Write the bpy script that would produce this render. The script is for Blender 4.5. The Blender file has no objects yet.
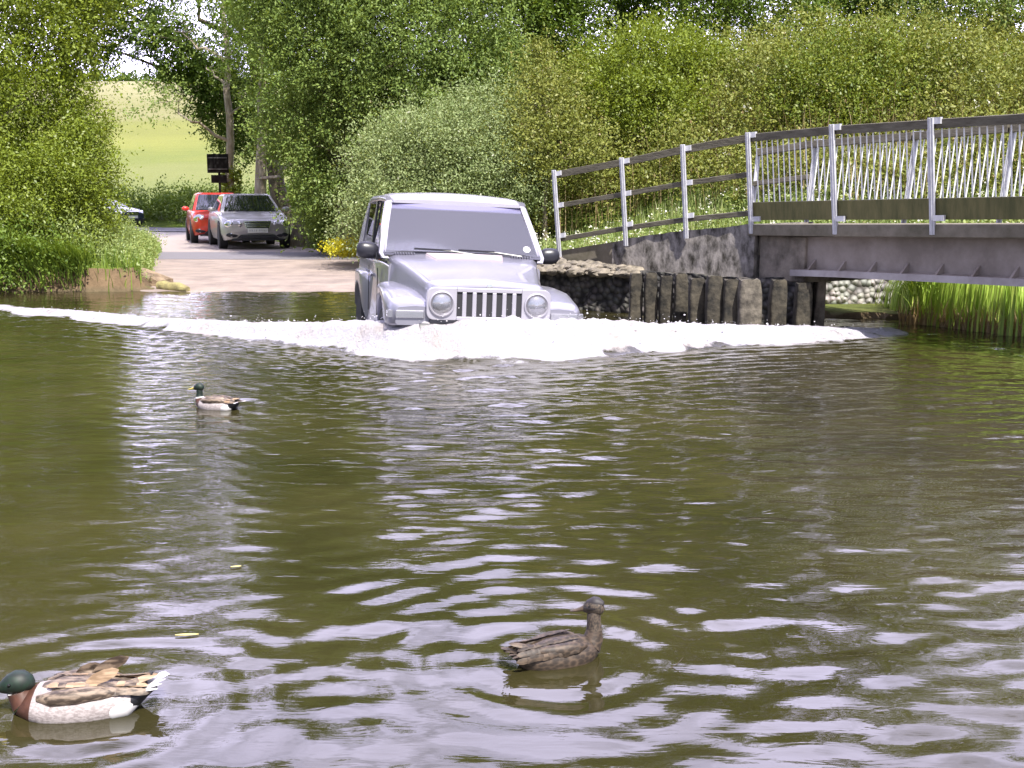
import bpy, math, random
import numpy as np
from mathutils import Vector, Matrix
random.seed(5)
RNG = np.random.default_rng(5)
C = bpy.context.scene.collection
PI = math.pi

# ------------------------------------------------------------ camera, sky, sun, exposure
CAMH, PITCH, FPX = 1.40, math.radians(9.5), 1100.0
cam = bpy.data.cameras.new('camera')
camo = bpy.data.objects.new('camera', cam)
C.objects.link(camo)
camo.location = (0, 0, CAMH)
camo.rotation_euler = (PI / 2 - PITCH, 0, 0)
cam.sensor_fit = 'HORIZONTAL'
cam.sensor_width = 36
cam.lens = 36 * FPX / 1024
cam.clip_start = 0.05
cam.clip_end = 3000
bpy.context.scene.camera = camo

SUN_EL = math.radians(55)
SUN_DIR = Vector((0.42, -0.91, 0)).normalized() * math.cos(SUN_EL) + Vector((0, 0, math.sin(SUN_EL)))
world = bpy.data.worlds.new('World')
bpy.context.scene.world = world
world.use_nodes = True
nt = world.node_tree
nt.nodes.clear()
sky = nt.nodes.new('ShaderNodeTexSky')
sky.sky_type = 'NISHITA'
sky.sun_disc = False
sky.sun_elevation = SUN_EL
sky.sun_rotation = math.atan2(SUN_DIR.x, SUN_DIR.y)
sky.air_density = 1.0
sky.dust_density = 2.0
wmix = nt.nodes.new('ShaderNodeMix')
wmix.data_type = 'RGBA'
wmix.inputs[0].default_value = 0.45
wmix.inputs[7].default_value = (4.4, 4.1, 6.2, 1)      # thin bright high cloud over the blue
# bright broken cloud added over the far bank to brighten the water's reflections
wtc = nt.nodes.new('ShaderNodeTexCoord')
wn = nt.nodes.new('ShaderNodeTexNoise'); wn.inputs['Scale'].default_value = 2.6; wn.inputs['Detail'].default_value = 7; wn.inputs['Roughness'].default_value = .55
nt.links.new(wtc.outputs['Generated'], wn.inputs[0])
wr = nt.nodes.new('ShaderNodeMapRange'); wr.inputs[1].default_value = .36; wr.inputs[2].default_value = .56; nt.links.new(wn.outputs[0], wr.inputs[0])
wsep = nt.nodes.new('ShaderNodeSeparateXYZ'); nt.links.new(wtc.outputs['Generated'], wsep.inputs[0])
wy = nt.nodes.new('ShaderNodeMapRange'); wy.inputs[1].default_value = .1; wy.inputs[2].default_value = .6; nt.links.new(wsep.outputs[1], wy.inputs[0])
wmul = nt.nodes.new('ShaderNodeMath'); wmul.operation = 'MULTIPLY'; nt.links.new(wr.outputs[0], wmul.inputs[0]); nt.links.new(wy.outputs[0], wmul.inputs[1])
wcl = nt.nodes.new('ShaderNodeMix'); wcl.data_type = 'RGBA'; wcl.inputs[7].default_value = (24, 22.5, 32, 1)
nt.links.new(wmul.outputs[0], wcl.inputs[0])
bg = nt.nodes.new('ShaderNodeBackground')
bg.inputs[1].default_value = 0.10
wo = nt.nodes.new('ShaderNodeOutputWorld')
nt.links.new(sky.outputs[0], wmix.inputs[6])
nt.links.new(wmix.outputs[2], wcl.inputs[6])
nt.links.new(wcl.outputs[2], bg.inputs[0])
nt.links.new(bg.outputs[0], wo.inputs[0])
sl = bpy.data.lights.new('sun', 'SUN')
sl.energy = 4.6
sl.angle = math.radians(0.5)
sl.color = (1.0, 0.95, 0.88)
so = bpy.data.objects.new('sun', sl)
C.objects.link(so)
so.rotation_euler = SUN_DIR.to_track_quat('Z', 'Y').to_euler()
so.location = (10, -5, 20)
vs = bpy.context.scene.view_settings
vs.view_transform = 'Standard'
vs.look = 'None'
vs.gamma = 1
vs.use_curve_mapping = False
vs.exposure = 1.05
cy = bpy.context.scene.cycles
cy.max_bounces = 6
cy.diffuse_bounces = 2
cy.glossy_bounces = 3
cy.transmission_bounces = 4
cy.transparent_max_bounces = 8
cy.sample_clamp_indirect = 4

# ------------------------------------------------------------ helpers
def W(u, v, Y):
    """world point seen at pixel (u, v) at depth Y (used to survey the place from the photograph)"""
    dx, dy = (u - 512) / FPX, (384 - v) / FPX
    c, s = math.cos(PITCH), math.sin(PITCH)
    t = Y / (c + s * dy)
    return Vector((dx * t, Y, CAMH + t * (-s + c * dy)))

def Wz(u, v, z=0.0):
    dx, dy = (u - 512) / FPX, (384 - v) / FPX
    c, s = math.cos(PITCH), math.sin(PITCH)
    t = (z - CAMH) / (-s + c * dy)
    return Vector((dx * t, (c + s * dy) * t, z))

def tag(o, label=None, cat=None, group=None, kind=None):
    if label: o['label'] = label
    if cat: o['category'] = cat
    if group: o['group'] = group
    if kind: o['kind'] = kind
    return o

def thing(name, label, cat, loc=(0, 0, 0), rotz=0, group=None, rot=None):
    o = bpy.data.objects.new(name, None)
    C.objects.link(o)
    o.location = loc
    o.rotation_euler = rot if rot else (0, 0, rotz)
    o.empty_display_size = 0.2
    return tag(o, label, cat, group)

class MB:
    """collects polygons of one mesh"""
    def __init__(self):
        self.v, self.f, self.m = [], [], []
        self.mi = 0
    def add(self, vs, fs):
        b = len(self.v)
        self.v += [tuple(p) for p in vs]
        self.f += [tuple(b + i for i in f) for f in fs]
        self.m += [self.mi] * len(fs)
        return self
    def box(self, c, s, rz=0.0, M=None):
        hx, hy, hz = s[0] / 2, s[1] / 2, s[2] / 2
        R = M if M is not None else Matrix.Rotation(rz, 3, 'Z')
        c = Vector(c)
        vs = [c + R @ Vector((x * hx, y * hy, z * hz)) for z in (-1, 1) for y in (-1, 1) for x in (-1, 1)]
        return self.add(vs, [(0, 2, 3, 1), (4, 5, 7, 6), (0, 1, 5, 4), (2, 6, 7, 3), (0, 4, 6, 2), (1, 3, 7, 5)])
    def bar(self, a, b, w, h, up=(0, 0, 1)):
        a, b = Vector(a), Vector(b)
        d = (b - a); L = d.length; d.normalize()
        up = Vector(up)
        s = d.cross(up).normalized(); u = s.cross(d)
        M = Matrix((s, d, u)).transposed()
        return self.box((a + b) / 2, (w, L, h), M=M)
    def loft(self, rings, cap=True, closed=True):
        n = len(rings[0]); b = len(self.v)
        vs = [p for r in rings for p in r]
        fs = []
        for i in range(len(rings) - 1):
            for j in range(n if closed else n - 1):
                k = (j + 1) % n
                fs.append((i * n + j, i * n + k, (i + 1) * n + k, (i + 1) * n + j))
        if cap and closed:
            fs.append(tuple(range(n - 1, -1, -1)))
            fs.append(tuple((len(rings) - 1) * n + j for j in range(n)))
        return self.add(vs, fs)
    def tube(self, pts, rad, n=8, cap=True):
        pts = [Vector(p) for p in pts]
        if not hasattr(rad, '__len__'): rad = [rad] * len(pts)
        rings = []
        s = None
        for i, p in enumerate(pts):
            t = (pts[min(i + 1, len(pts) - 1)] - pts[max(i - 1, 0)]).normalized()
            if s is None:
                ref = Vector((0, 0, 1)) if abs(t.z) < .9 else Vector((1, 0, 0))
                s = t.cross(ref).normalized()
            else:
                s = (s - t * s.dot(t)).normalized()
            u = t.cross(s)
            rings.append([p + (s * math.cos(2 * PI * k / n) + u * math.sin(2 * PI * k / n)) * rad[i] for k in range(n)])
        return self.loft(rings, cap)
    def lathe(self, prof, c=(0, 0, 0), axis='Y', n=24, R=None):
        """prof: (radius, height) pairs, axis through c"""
        rings = []
        c = Vector(c)
        for r, h in prof:
            ring = []
            for k in range(n):
                a = 2 * PI * k / n
                x, y = r * math.cos(a), r * math.sin(a)
                p = Vector((x, h, y)) if axis == 'Y' else (Vector((h, x, y)) if axis == 'X' else Vector((x, y, h)))
                ring.append(c + (R @ p if R is not None else p))
            rings.append(ring)
        return self.loft(rings, True)
    def build(self, name, mats, parent=None, smooth=None, bevel=None, label=None, fix=True):
        me = bpy.data.meshes.new(name)
        me.from_pydata(self.v, [], self.f)
        if not isinstance(mats, (list, tuple)): mats = [mats]
        for m in mats: me.materials.append(m)
        if len(mats) > 1: me.polygons.foreach_set('material_index', self.m)
        if fix:
            import bmesh
            bm = bmesh.new(); bm.from_mesh(me)
            bmesh.ops.recalc_face_normals(bm, faces=bm.faces)
            bm.to_mesh(me); bm.free()
        if smooth is not None:
            me.polygons.foreach_set('use_smooth', [True] * len(me.polygons))
            me.set_sharp_from_angle(angle=math.radians(smooth))
        me.update()
        o = bpy.data.objects.new(name, me)
        C.objects.link(o)
        if parent: o.parent = parent
        if bevel:
            b = o.modifiers.new('bevel', 'BEVEL'); b.width = bevel; b.segments = 2; b.limit_method = 'ANGLE'; b.angle_limit = math.radians(35)
        if label: o['label'] = label
        return o

def np_mesh(name, V, F, mat, parent=None, smooth=False, attrs=None):
    """V (N,3), F (M,4)"""
    me = bpy.data.meshes.new(name)
    k = F.shape[1]
    me.vertices.add(len(V)); me.vertices.foreach_set('co', V.astype(np.float32).ravel())
    me.loops.add(F.size); me.loops.foreach_set('vertex_index', F.astype(np.int32).ravel())
    me.polygons.add(len(F))
    me.polygons.foreach_set('loop_start', np.arange(0, F.size, k, dtype=np.int32))
    me.update(calc_edges=True)
    if smooth: me.polygons.foreach_set('use_smooth', np.ones(len(F), bool))
    for n_, (dom, arr) in (attrs or {}).items():
        a = me.attributes.new(n_, 'FLOAT', dom); a.data.foreach_set('value', arr.astype(np.float32).ravel())
    me.materials.append(mat)
    o = bpy.data.objects.new(name, me)
    C.objects.link(o)
    if parent: o.parent = parent
    return o

# value noise in numpy
_perm = np.random.default_rng(3).random((256, 256))
def vnoise(x, y):
    xi, yi = np.floor(x).astype(int), np.floor(y).astype(int)
    fx, fy = x - xi, y - yi
    fx = fx * fx * (3 - 2 * fx); fy = fy * fy * (3 - 2 * fy)
    g = lambda a, b: _perm[a & 255, b & 255]
    return (g(xi, yi) * (1 - fx) + g(xi + 1, yi) * fx) * (1 - fy) + (g(xi, yi + 1) * (1 - fx) + g(xi + 1, yi + 1) * fx) * fy
def fbm(x, y, o=4):
    s, a = 0, 0.5
    for i in range(o):
        s = s + a * (vnoise(x * 2 ** i + 17 * i, y * 2 ** i + 31 * i) - .5); a *= .5
    return s
def sstep(a, b, x):
    t = np.clip((x - a) / (b - a), 0, 1)
    return t * t * (3 - 2 * t)

# ------------------------------------------------------------ materials
def newmat(name):
    m = bpy.data.materials.new(name); m.use_nodes = True
    n = m.node_tree; n.nodes.clear()
    return m, n.nodes, n.links
def out(N, L, sh):
    o = N.new('ShaderNodeOutputMaterial'); L.new(sh, o.inputs[0])
def pmat(name, col, rough=.6, metal=0, var=0, scale=8, col2=None, bump=0, bscale=None, spec=.5, coat=0, coords='Object', stretch=None):
    m, N, L = newmat(name)
    p = N.new('ShaderNodeBsdfPrincipled')
    p.inputs['Base Color'].default_value = (*col, 1)
    p.inputs['Roughness'].default_value = rough
    p.inputs['Metallic'].default_value = metal
    p.inputs['Specular IOR Level'].default_value = spec
    p.inputs['Coat Weight'].default_value = coat
    p.inputs['Coat Roughness'].default_value = .05
    tc = N.new('ShaderNodeTexCoord'); src = tc.outputs[coords]
    if stretch:
        mp = N.new('ShaderNodeMapping'); mp.inputs['Scale'].default_value = stretch
        L.new(src, mp.inputs[0]); src = mp.outputs[0]
    if col2 or var:
        t = N.new('ShaderNodeTexNoise'); t.inputs['Scale'].default_value = scale; t.inputs['Detail'].default_value = 6; t.inputs['Roughness'].default_value = .65
        L.new(src, t.inputs[0])
        r = N.new('ShaderNodeValToRGB')
        c2 = col2 or tuple(c * (1 - var) for c in col)
        r.color_ramp.elements[0].position = .35; r.color_ramp.elements[1].position = .65
        r.color_ramp.elements[0].color = (*c2, 1); r.color_ramp.elements[1].color = (*col, 1)
        L.new(t.outputs[0], r.inputs[0]); L.new(r.outputs[0], p.inputs['Base Color'])
    if bump:
        t2 = N.new('ShaderNodeTexNoise'); t2.inputs['Scale'].default_value = bscale or scale * 3; t2.inputs['Detail'].default_value = 5
        L.new(src, t2.inputs[0])
        b = N.new('ShaderNodeBump'); b.inputs['Strength'].default_value = bump; b.inputs['Distance'].default_value = .02
        L.new(t2.outputs[0], b.inputs['Height']); L.new(b.outputs[0], p.inputs['Normal'])
    out(N, L, p.outputs[0])
    return m

def leafmat(name, c1, c2, c3=None, trans=.35, gloss=.10, rough=.45):
    c1, c2 = [tuple(min(.7, v * 1.14) for v in q) for q in (c1, c2)]
    gloss = gloss * .22; trans = trans * .7
    """leaf colour varies leaf by leaf with the stored attribute 'tint'"""
    m, N, L = newmat(name)
    a = N.new('ShaderNodeAttribute'); a.attribute_name = 'tint'
    r = N.new('ShaderNodeValToRGB')
    r.color_ramp.elements[0].color = (*c1, 1); r.color_ramp.elements[1].color = (*c2, 1)
    if c3:
        e = r.color_ramp.elements.new(.93); e.color = (*c2, 1)
        r.color_ramp.elements[2].color = (*c3, 1); r.color_ramp.elements[2].position = .97
    L.new(a.outputs['Fac'], r.inputs[0])
    d = N.new('ShaderNodeBsdfDiffuse'); t = N.new('ShaderNodeBsdfTranslucent'); g = N.new('ShaderNodeBsdfGlossy')
    g.inputs['Roughness'].default_value = rough; g.inputs[0].default_value = (1, 1, 1, 1)
    L.new(r.outputs[0], d.inputs[0])
    hs = N.new('ShaderNodeMix'); hs.data_type = 'RGBA'; hs.blend_type = 'MULTIPLY'; hs.inputs[0].default_value = 1
    hs.inputs[7].default_value = (1.5, 1.35, .5, 1)
    L.new(r.outputs[0], hs.inputs[6]); L.new(hs.outputs[2], t.inputs[0])
    m1 = N.new('ShaderNodeMixShader'); m1.inputs[0].default_value = trans
    L.new(d.outputs[0], m1.inputs[1]); L.new(t.outputs[0], m1.inputs[2])
    m2 = N.new('ShaderNodeMixShader'); m2.inputs[0].default_value = gloss
    L.new(m1.outputs[0], m2.inputs[1]); L.new(g.outputs[0], m2.inputs[2])
    out(N, L, m2.outputs[0])
    return m

M = {}
M['bush'] = leafmat('bush_leaf', (.085, .125, .012), (.21, .26, .030), trans=.4)
M['willow'] = leafmat('willow_leaf', (.085, .14, .035), (.21, .275, .07), trans=.4, gloss=.06)
M['silver'] = leafmat('silver_leaf', (.10, .15, .045), (.29, .34, .16), (.55, .56, .45), gloss=.07)
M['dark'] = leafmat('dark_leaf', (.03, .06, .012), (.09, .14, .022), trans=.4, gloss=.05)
M['mid'] = leafmat('mid_leaf', (.06, .11, .015), (.15, .21, .03))
M['bramble'] = leafmat('bramble_leaf', (.085, .115, .02), (.23, .24, .055), (.34, .25, .12), trans=.3, gloss=.08)
M['elder'] = leafmat('elder_leaf', (.06, .11, .012), (.19, .22, .028), (.26, .18, .08))
M['grass'] = leafmat('grass_blade', (.07, .13, .02), (.20, .27, .04), gloss=.08)
M['reed'] = leafmat('reed_blade', (.22, .36, .05), (.48, .60, .13), gloss=.12, trans=.2)
M['weed'] = leafmat('weed_leaf', (.11, .165, .045), (.26, .31, .10), (.5, .5, .3))
M['yellow'] = leafmat('yellow_flower', (.35, .33, .02), (.6, .55, .03))
M['white_flower'] = leafmat('white_flower', (.5, .5, .35), (.8, .8, .6))
M['straw'] = leafmat('dry_stalk', (.22, .15, .07), (.42, .32, .18))
M['bark'] = pmat('bark', (.26, .22, .16), .9, col2=(.11, .09, .06), scale=9, bump=.8, stretch=(1, 1, .25))
M['bark_dark'] = pmat('bark_dark', (.10, .08, .055), .9, var=.5, scale=10, bump=.8)
M['bark_pale'] = pmat('bark_pale', (.38, .33, .27), .9, col2=(.18, .14, .1), scale=10, bump=.6, stretch=(1, 1, .3))
M['galv'] = pmat('galvanised_steel', (.60, .60, .64), .45, metal=.15, var=.25, scale=14)
M['bright_bar'] = pmat('bright_bar', (.78, .78, .80), .5)
M['rail_wood'] = pmat('weathered_rail', (.15, .135, .10), .8, col2=(.075, .065, .045), scale=5, bump=.3, stretch=(1, 1, 5))
M['kick'] = pmat('mossy_board', (.17, .15, .06), .85, col2=(.085, .085, .03), scale=3.5, bump=.3, stretch=(3, 3, .6))
M['girder'] = pmat('grey_girder_paint', (.33, .28, .25), .65, col2=(.20, .165, .14), scale=2.5, bump=.1)
M['girder_light'] = pmat('girder_flange_paint', (.40, .37, .38), .55, col2=(.26, .23, .23), scale=3, bump=.1)
M['slab'] = pmat('mossy_concrete', (.22, .19, .15), .9, col2=(.10, .09, .06), scale=3, bump=.4)
M['black_plastic'] = pmat('black_plastic', (.02, .02, .028), .35)
M['rubber'] = pmat('tyre_rubber', (.02, .02, .02), .85)
M['dark'+'_interior'] = pmat('dark_interior', (.02, .02, .024), .8)
M['chrome'] = pmat('chrome', (.8, .8, .82), .12, metal=1)
M['rim'] = pmat('alloy_rim', (.55, .55, .58), .3, metal=.8)
M['shadowed_sign'] = pmat('shadowed_sign', (.012, .012, .012), .9, var=.4, scale=5, spec=.1)  # near black: the shadow on the sign's back is put into its colour
M['white_plate'] = pmat('white_plastic', (.8, .8, .78), .4)
M['plate_text'] = pmat('plate_ink', (.02, .02, .02), .5)
M['orange'] = pmat('amber_lens', (.6, .25, .05), .2)

def carpaint(name, col, metal=.5, rough=.28):
    m, N, L = newmat(name)
    p = N.new('ShaderNodeBsdfPrincipled')
    p.inputs['Base Color'].default_value = (*col, 1); p.inputs['Metallic'].default_value = metal
    p.inputs['Roughness'].default_value = rough; p.inputs['Coat Weight'].default_value = .6; p.inputs['Coat Roughness'].default_value = .04
    tc = N.new('ShaderNodeTexCoord'); t = N.new('ShaderNodeTexNoise'); t.inputs['Scale'].default_value = 5; t.inputs['Detail'].default_value = 8
    mr = N.new('ShaderNodeMapRange'); mr.inputs[3].default_value = rough * .8; mr.inputs[4].default_value = rough * 1.5
    L.new(tc.outputs['Object'], t.inputs[0]); L.new(t.outputs[0], mr.inputs[0]); L.new(mr.outputs[0], p.inputs['Roughness'])
    out(N, L, p.outputs[0]); return m
M['silver_paint'] = carpaint('silver_paint', (.27, .265, .32), .5, .32)
M['silver_lite'] = carpaint('pale_silver_paint', (.40, .385, .44), .35, .36)
M['grey_paint'] = carpaint('champagne_silver_paint', (.46, .44, .44), .25, .3)
M['red_paint'] = carpaint('red_paint', (.55, .03, .02), .1, .3)
M['blue_paint'] = carpaint('dark_blue_paint', (.03, .04, .09), .3, .25)

def glassmat(name, tint, fac=.25, trans=.6):
    m, N, L = newmat(name)
    g = N.new('ShaderNodeBsdfGlossy'); g.inputs['Roughness'].default_value = .03; g.inputs[0].default_value = (1, 1, 1, 1)
    t = N.new('ShaderNodeBsdfTransparent'); t.inputs[0].default_value = (trans, trans, trans * 1.05, 1)
    d = N.new('ShaderNodeBsdfDiffuse'); d.inputs[0].default_value = (*tint, 1)
    m1 = N.new('ShaderNodeMixShader'); m1.inputs[0].default_value = .12 if trans > .5 else .15
    fr = N.new('ShaderNodeFresnel'); fr.inputs[0].default_value = 1.5
    ma = N.new('ShaderNodeMath'); ma.operation = 'ADD'; ma.inputs[1].default_value = fac; ma.use_clamp = True
    L.new(fr.outputs[0], ma.inputs[0])
    L.new(t.outputs[0], m1.inputs[1]); L.new(d.outputs[0], m1.inputs[2])
    m2 = N.new('ShaderNodeMixShader'); L.new(ma.outputs[0], m2.inputs[0])
    L.new(m1.outputs[0], m2.inputs[1]); L.new(g.outputs[0], m2.inputs[2])
    out(N, L, m2.outputs[0]); return m
M['windscreen'] = glassmat('windscreen_glass', (.55, .52, .64), .17, .85)  # pale lavender diffuse part paints the veil of reflected sky into the glass
M['side_glass'] = glassmat('side_glass', (.03, .03, .035), .02, .16)
M['far_glass'] = glassmat('far_car_glass', (.04, .05, .12), .08, .12)
M['lamp_glass'] = glassmat('lamp_glass', (.7, .7, .72), .2, .9)

# ------------------------------------------------------------ terrain
SHX = [-60, -12, -8, -6.2, -5.6, -3, 0.4, 0.9, 2.2, 3.4, 4.4, 5.2, 6.5, 9, 14, 60]
SHY = [14, 16.0, 16.7, 16.9, 17.1, 17.1, 16.2, 15.0, 13.9, 13.1, 12.9, 12.1, 11.3, 10.4, 9.8, 4]
LEY, LEX = [10, 17, 26, 32, 44, 50, 60], [-5.4, -5.6, -8.3, -10.1, -14.6, -18.0, -40.0]
REY, REX = [10, 16, 20, 24, 27.2, 30, 42, 60], [0.6, 0.5, -1.6, -2.9, -4.2, -5.6, -10.2, -14.6]

def road_z(y):
    return -0.5 * sstep(17.6, 12.5, y) + 0.05 * sstep(16.5, 19, y) + 0.06 * sstep(19, 26, y)

def terrain_h(x, y):
    x = np.asarray(x, float); y = np.asarray(y, float)
    d = y - np.interp(x, SHX, SHY)
    xl, xr = np.interp(y, LEY, LEX), np.interp(y, REY, REX)
    offl, offr = np.clip(xl - x, 0, None), np.clip(x - xr, 0, None)
    past = sstep(50, 56, y)
    offl = np.where(y > 50, np.maximum(offl, 3 * past), offl)
    rz = road_z(y)
    left = .36 * sstep(0, np.where(y > 17.6, .9, .25), offl) + .9 * sstep(.8, 6, offl)
    hill = 3.0 * sstep(-.5, 5.5, offr - 2.2) * sstep(14.6, 26.5, y + .35 * np.clip(x - 4, 0, 9)) + .6 * sstep(5, 30, offr) * sstep(22, 40, y)
    right = np.where(y < 14.6, .07, .22) * sstep(.2, 1.5, offr) + hill
    inr = (offl <= 0) & (offr <= 0)
    land = np.where(inr, rz, np.maximum(rz, .0)) + np.where(offl > 0, left, 0) + np.where(offr > 0, right, 0)
    # bank above the river away from the road
    inroad = (offl <= 0) & (offr <= 0)
    bankf = np.where(inroad, 1, sstep(0, .22, d))
    z = np.where(inroad, land, -0.5 + (land + .5) * bankf)
    z = np.where((d < 0) & (~inroad), -0.5 * sstep(0, -.5, d) - .02, z)
    z = np.where(inroad & (y < 17), rz, z)
    # fields on the far hill
    far = 15.6 * sstep(52, 175, y) + 1.8 * sstep(60, 160, y) + .9 * fbm(x / 40, y / 40) * sstep(60, 100, y)
    z = z + far
    # the near bank we stand on
    z = np.where(y < 1.2, -.5 + .48 * sstep(1.2, .3, y) + .0 * x, z)
    z = z + .03 * fbm(x * 1.3, y * 1.3) * np.where(inroad, 0, 1)
    return z

def axis(lo, hi, step, far, grow=1.18):
    a = list(np.arange(lo, hi + 1e-6, step))
    s = step; p = a[-1]
    while p < far[1]: s *= grow; p += s; a.append(p)
    s = step; p = a[0]
    while p > far[0]: s *= grow; p -= s; a.insert(0, p)
    return np.array(a)

def grid(xs, ys):
    X, Y = np.meshgrid(xs, ys)
    n, m = len(ys), len(xs)
    i = np.arange(n * m).reshape(n, m)
    F = np.stack([i[:-1, :-1], i[:-1, 1:], i[1:, 1:], i[1:, :-1]], -1).reshape(-1, 4)
    return X.ravel(), Y.ravel(), F

# ground material: grass, bare earth on steep banks, dry field on the far hill
m, N, L = newmat('ground_grass')
p = N.new('ShaderNodeBsdfPrincipled'); p.inputs['Roughness'].default_value = .95; p.inputs['Specular IOR Level'].default_value = .1
geo = N.new('ShaderNodeNewGeometry'); sx = N.new('ShaderNodeSeparateXYZ'); L.new(geo.outputs['Position'], sx.inputs[0])
t = N.new('ShaderNodeTexNoise'); t.inputs['Scale'].default_value = 2.2; t.inputs['Detail'].default_value = 8; t.inputs['Roughness'].default_value = .7; L.new(geo.outputs['Position'], t.inputs[0])
r1 = N.new('ShaderNodeValToRGB'); L.new(t.outputs[0], r1.inputs[0])
r1.color_ramp.elements[0].position = .35; r1.color_ramp.elements[0].color = (.07, .12, .02, 1)
r1.color_ramp.elements[1].position = .68; r1.color_ramp.elements[1].color = (.17, .22, .045, 1)
mp = N.new('ShaderNodeMapping'); mp.inputs['Scale'].default_value = (.04, .12, .02); L.new(geo.outputs['Position'], mp.inputs[0])
t2 = N.new('ShaderNodeTexNoise'); t2.inputs['Scale'].default_value = 1; t2.inputs['Detail'].default_value = 9; t2.inputs['Roughness'].default_value = .72; L.new(mp.outputs[0], t2.inputs[0])
# strips of the far hill by height above the river: mown meadow, yellow weeds, pale ripening field
wob = N.new('ShaderNodeMath'); wob.operation = 'MULTIPLY_ADD'; wob.inputs[1].default_value = 9.0; L.new(t2.outputs[0], wob.inputs[0]); L.new(sx.outputs[2], wob.inputs[2])
nz = N.new('ShaderNodeMapRange'); nz.inputs[1].default_value = 4.5; nz.inputs[2].default_value = 26.5; L.new(wob.outputs[0], nz.inputs[0])
r2 = N.new('ShaderNodeValToRGB'); L.new(nz.outputs[0], r2.inputs[0])
cols = [(0, (.08, .12, .035)), (.06, (.135, .17, .05)), (.17, (.175, .195, .07)), (.23, (.15, .18, .05)), (.30, (.20, .215, .06)), (.40, (.17, .185, .055)), (.48, (.20, .20, .09)), (.7, (.26, .25, .14)), (1, (.27, .25, .15))]
while len(r2.color_ramp.elements) < len(cols): r2.color_ramp.elements.new(.5)
for e, (po, c) in zip(r2.color_ramp.elements, cols): e.position = po; e.color = (*c, 1)
fy = N.new('ShaderNodeMapRange'); fy.inputs[1].default_value = 54; fy.inputs[2].default_value = 62; L.new(sx.outputs[1], fy.inputs[0])
mx = N.new('ShaderNodeMix'); mx.data_type = 'RGBA'; L.new(fy.outputs[0], mx.inputs[0]); L.new(r1.outputs[0], mx.inputs[6]); L.new(r2.outputs[0], mx.inputs[7])
sn = N.new('ShaderNodeSeparateXYZ'); L.new(geo.outputs['True Normal'], sn.inputs[0])
st = N.new('ShaderNodeMapRange'); st.inputs[1].default_value = .8; st.inputs[2].default_value = .6; L.new(sn.outputs[2], st.inputs[0])
me_ = N.new('ShaderNodeMix'); me_.data_type = 'RGBA'; L.new(st.outputs[0], me_.inputs[0]); L.new(mx.outputs[2], me_.inputs[6]); me_.inputs[7].default_value = (.17, .12, .075, 1)
# stony mud near and under the water line
mud = N.new('ShaderNodeMapRange'); mud.inputs[1].default_value = .10; mud.inputs[2].default_value = .02; L.new(sx.outputs[2], mud.inputs[0])
mf = N.new('ShaderNodeMix'); mf.data_type = 'RGBA'; L.new(mud.outputs[0], mf.inputs[0]); L.new(me_.outputs[2], mf.inputs[6]); mf.inputs[7].default_value = (.14, .11, .07, 1)
mm = N.new('ShaderNodeMix'); mm.data_type = 'RGBA'; mm.blend_type = 'MULTIPLY'; mm.inputs[0].default_value = .55
t3 = N.new('ShaderNodeTexNoise'); t3.inputs['Scale'].default_value = 9; t3.inputs['Detail'].default_value = 8; t3.inputs['Roughness'].default_value = .8; L.new(geo.outputs['Position'], t3.inputs[0])
r3 = N.new('ShaderNodeValToRGB'); r3.color_ramp.elements[0].position = .3; r3.color_ramp.elements[0].color = (.35, .35, .3, 1); r3.color_ramp.elements[1].position = .62; r3.color_ramp.elements[1].color = (1.25, 1.2, 1.1, 1); L.new(t3.outputs[0], r3.inputs[0])
L.new(mf.outputs[2], mm.inputs[6]); L.new(r3.outputs[0], mm.inputs[7]); L.new(mm.outputs[2], p.inputs['Base Color'])
bp = N.new('ShaderNodeBump'); bp.inputs['Strength'].default_value = .7; bp.inputs['Distance'].default_value = .06; L.new(t3.outputs[0], bp.inputs['Height']); L.new(bp.outputs[0], p.inputs['Normal'])
out(N, L, p.outputs[0]); M['ground'] = m

xs = axis(-20, 14, .16, (-900, 900), 1.14)
ys = axis(8, 36, .14, (-60, 1500), 1.10)
X, Y, F = grid(xs, ys)
g = np_mesh('ground', np.stack([X, Y, terrain_h(X, Y)], 1), F, M['ground'], smooth=True)
tag(g, 'grassy river bank, earth and fields rising to the far hill', kind='structure')

# ------------------------------------------------------------ roads
M['sand'] = pmat('sandy_ramp', (.33, .265, .225), .95, col2=(.20, .16, .14), scale=1.6, bump=.6, bscale=30, coords='Object')
m, N, L = newmat('old_tarmac')
p = N.new('ShaderNodeBsdfPrincipled'); p.inputs['Roughness'].default_value = .85
tc = N.new('ShaderNodeTexCoord'); t = N.new('ShaderNodeTexNoise'); t.inputs['Scale'].default_value = .35; t.inputs['Detail'].default_value = 7; t.inputs['Roughness'].default_value = .7
L.new(tc.outputs['Object'], t.inputs[0]); r = N.new('ShaderNodeValToRGB'); L.new(t.outputs[0], r.inputs[0])
r.color_ramp.elements[0].position = .40; r.color_ramp.elements[0].color = (.15, .14, .15, 1); r.color_ramp.elements[1].position = .60; r.color_ramp.elements[1].color = (.31, .26, .232, 1)
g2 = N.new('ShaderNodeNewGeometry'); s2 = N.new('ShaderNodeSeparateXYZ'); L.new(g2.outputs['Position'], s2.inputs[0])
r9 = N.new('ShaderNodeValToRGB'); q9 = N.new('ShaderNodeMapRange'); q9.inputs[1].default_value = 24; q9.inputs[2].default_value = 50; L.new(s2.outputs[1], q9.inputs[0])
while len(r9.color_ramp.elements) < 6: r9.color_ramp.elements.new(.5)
for e_, (po_, vv_) in zip(r9.color_ramp.elements, ((0, .30), (.11, .32), (.16, .66), (.40, .60), (.52, .66), (.85, .40))): e_.position = po_; e_.color = (vv_, vv_, vv_, 1)
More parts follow.
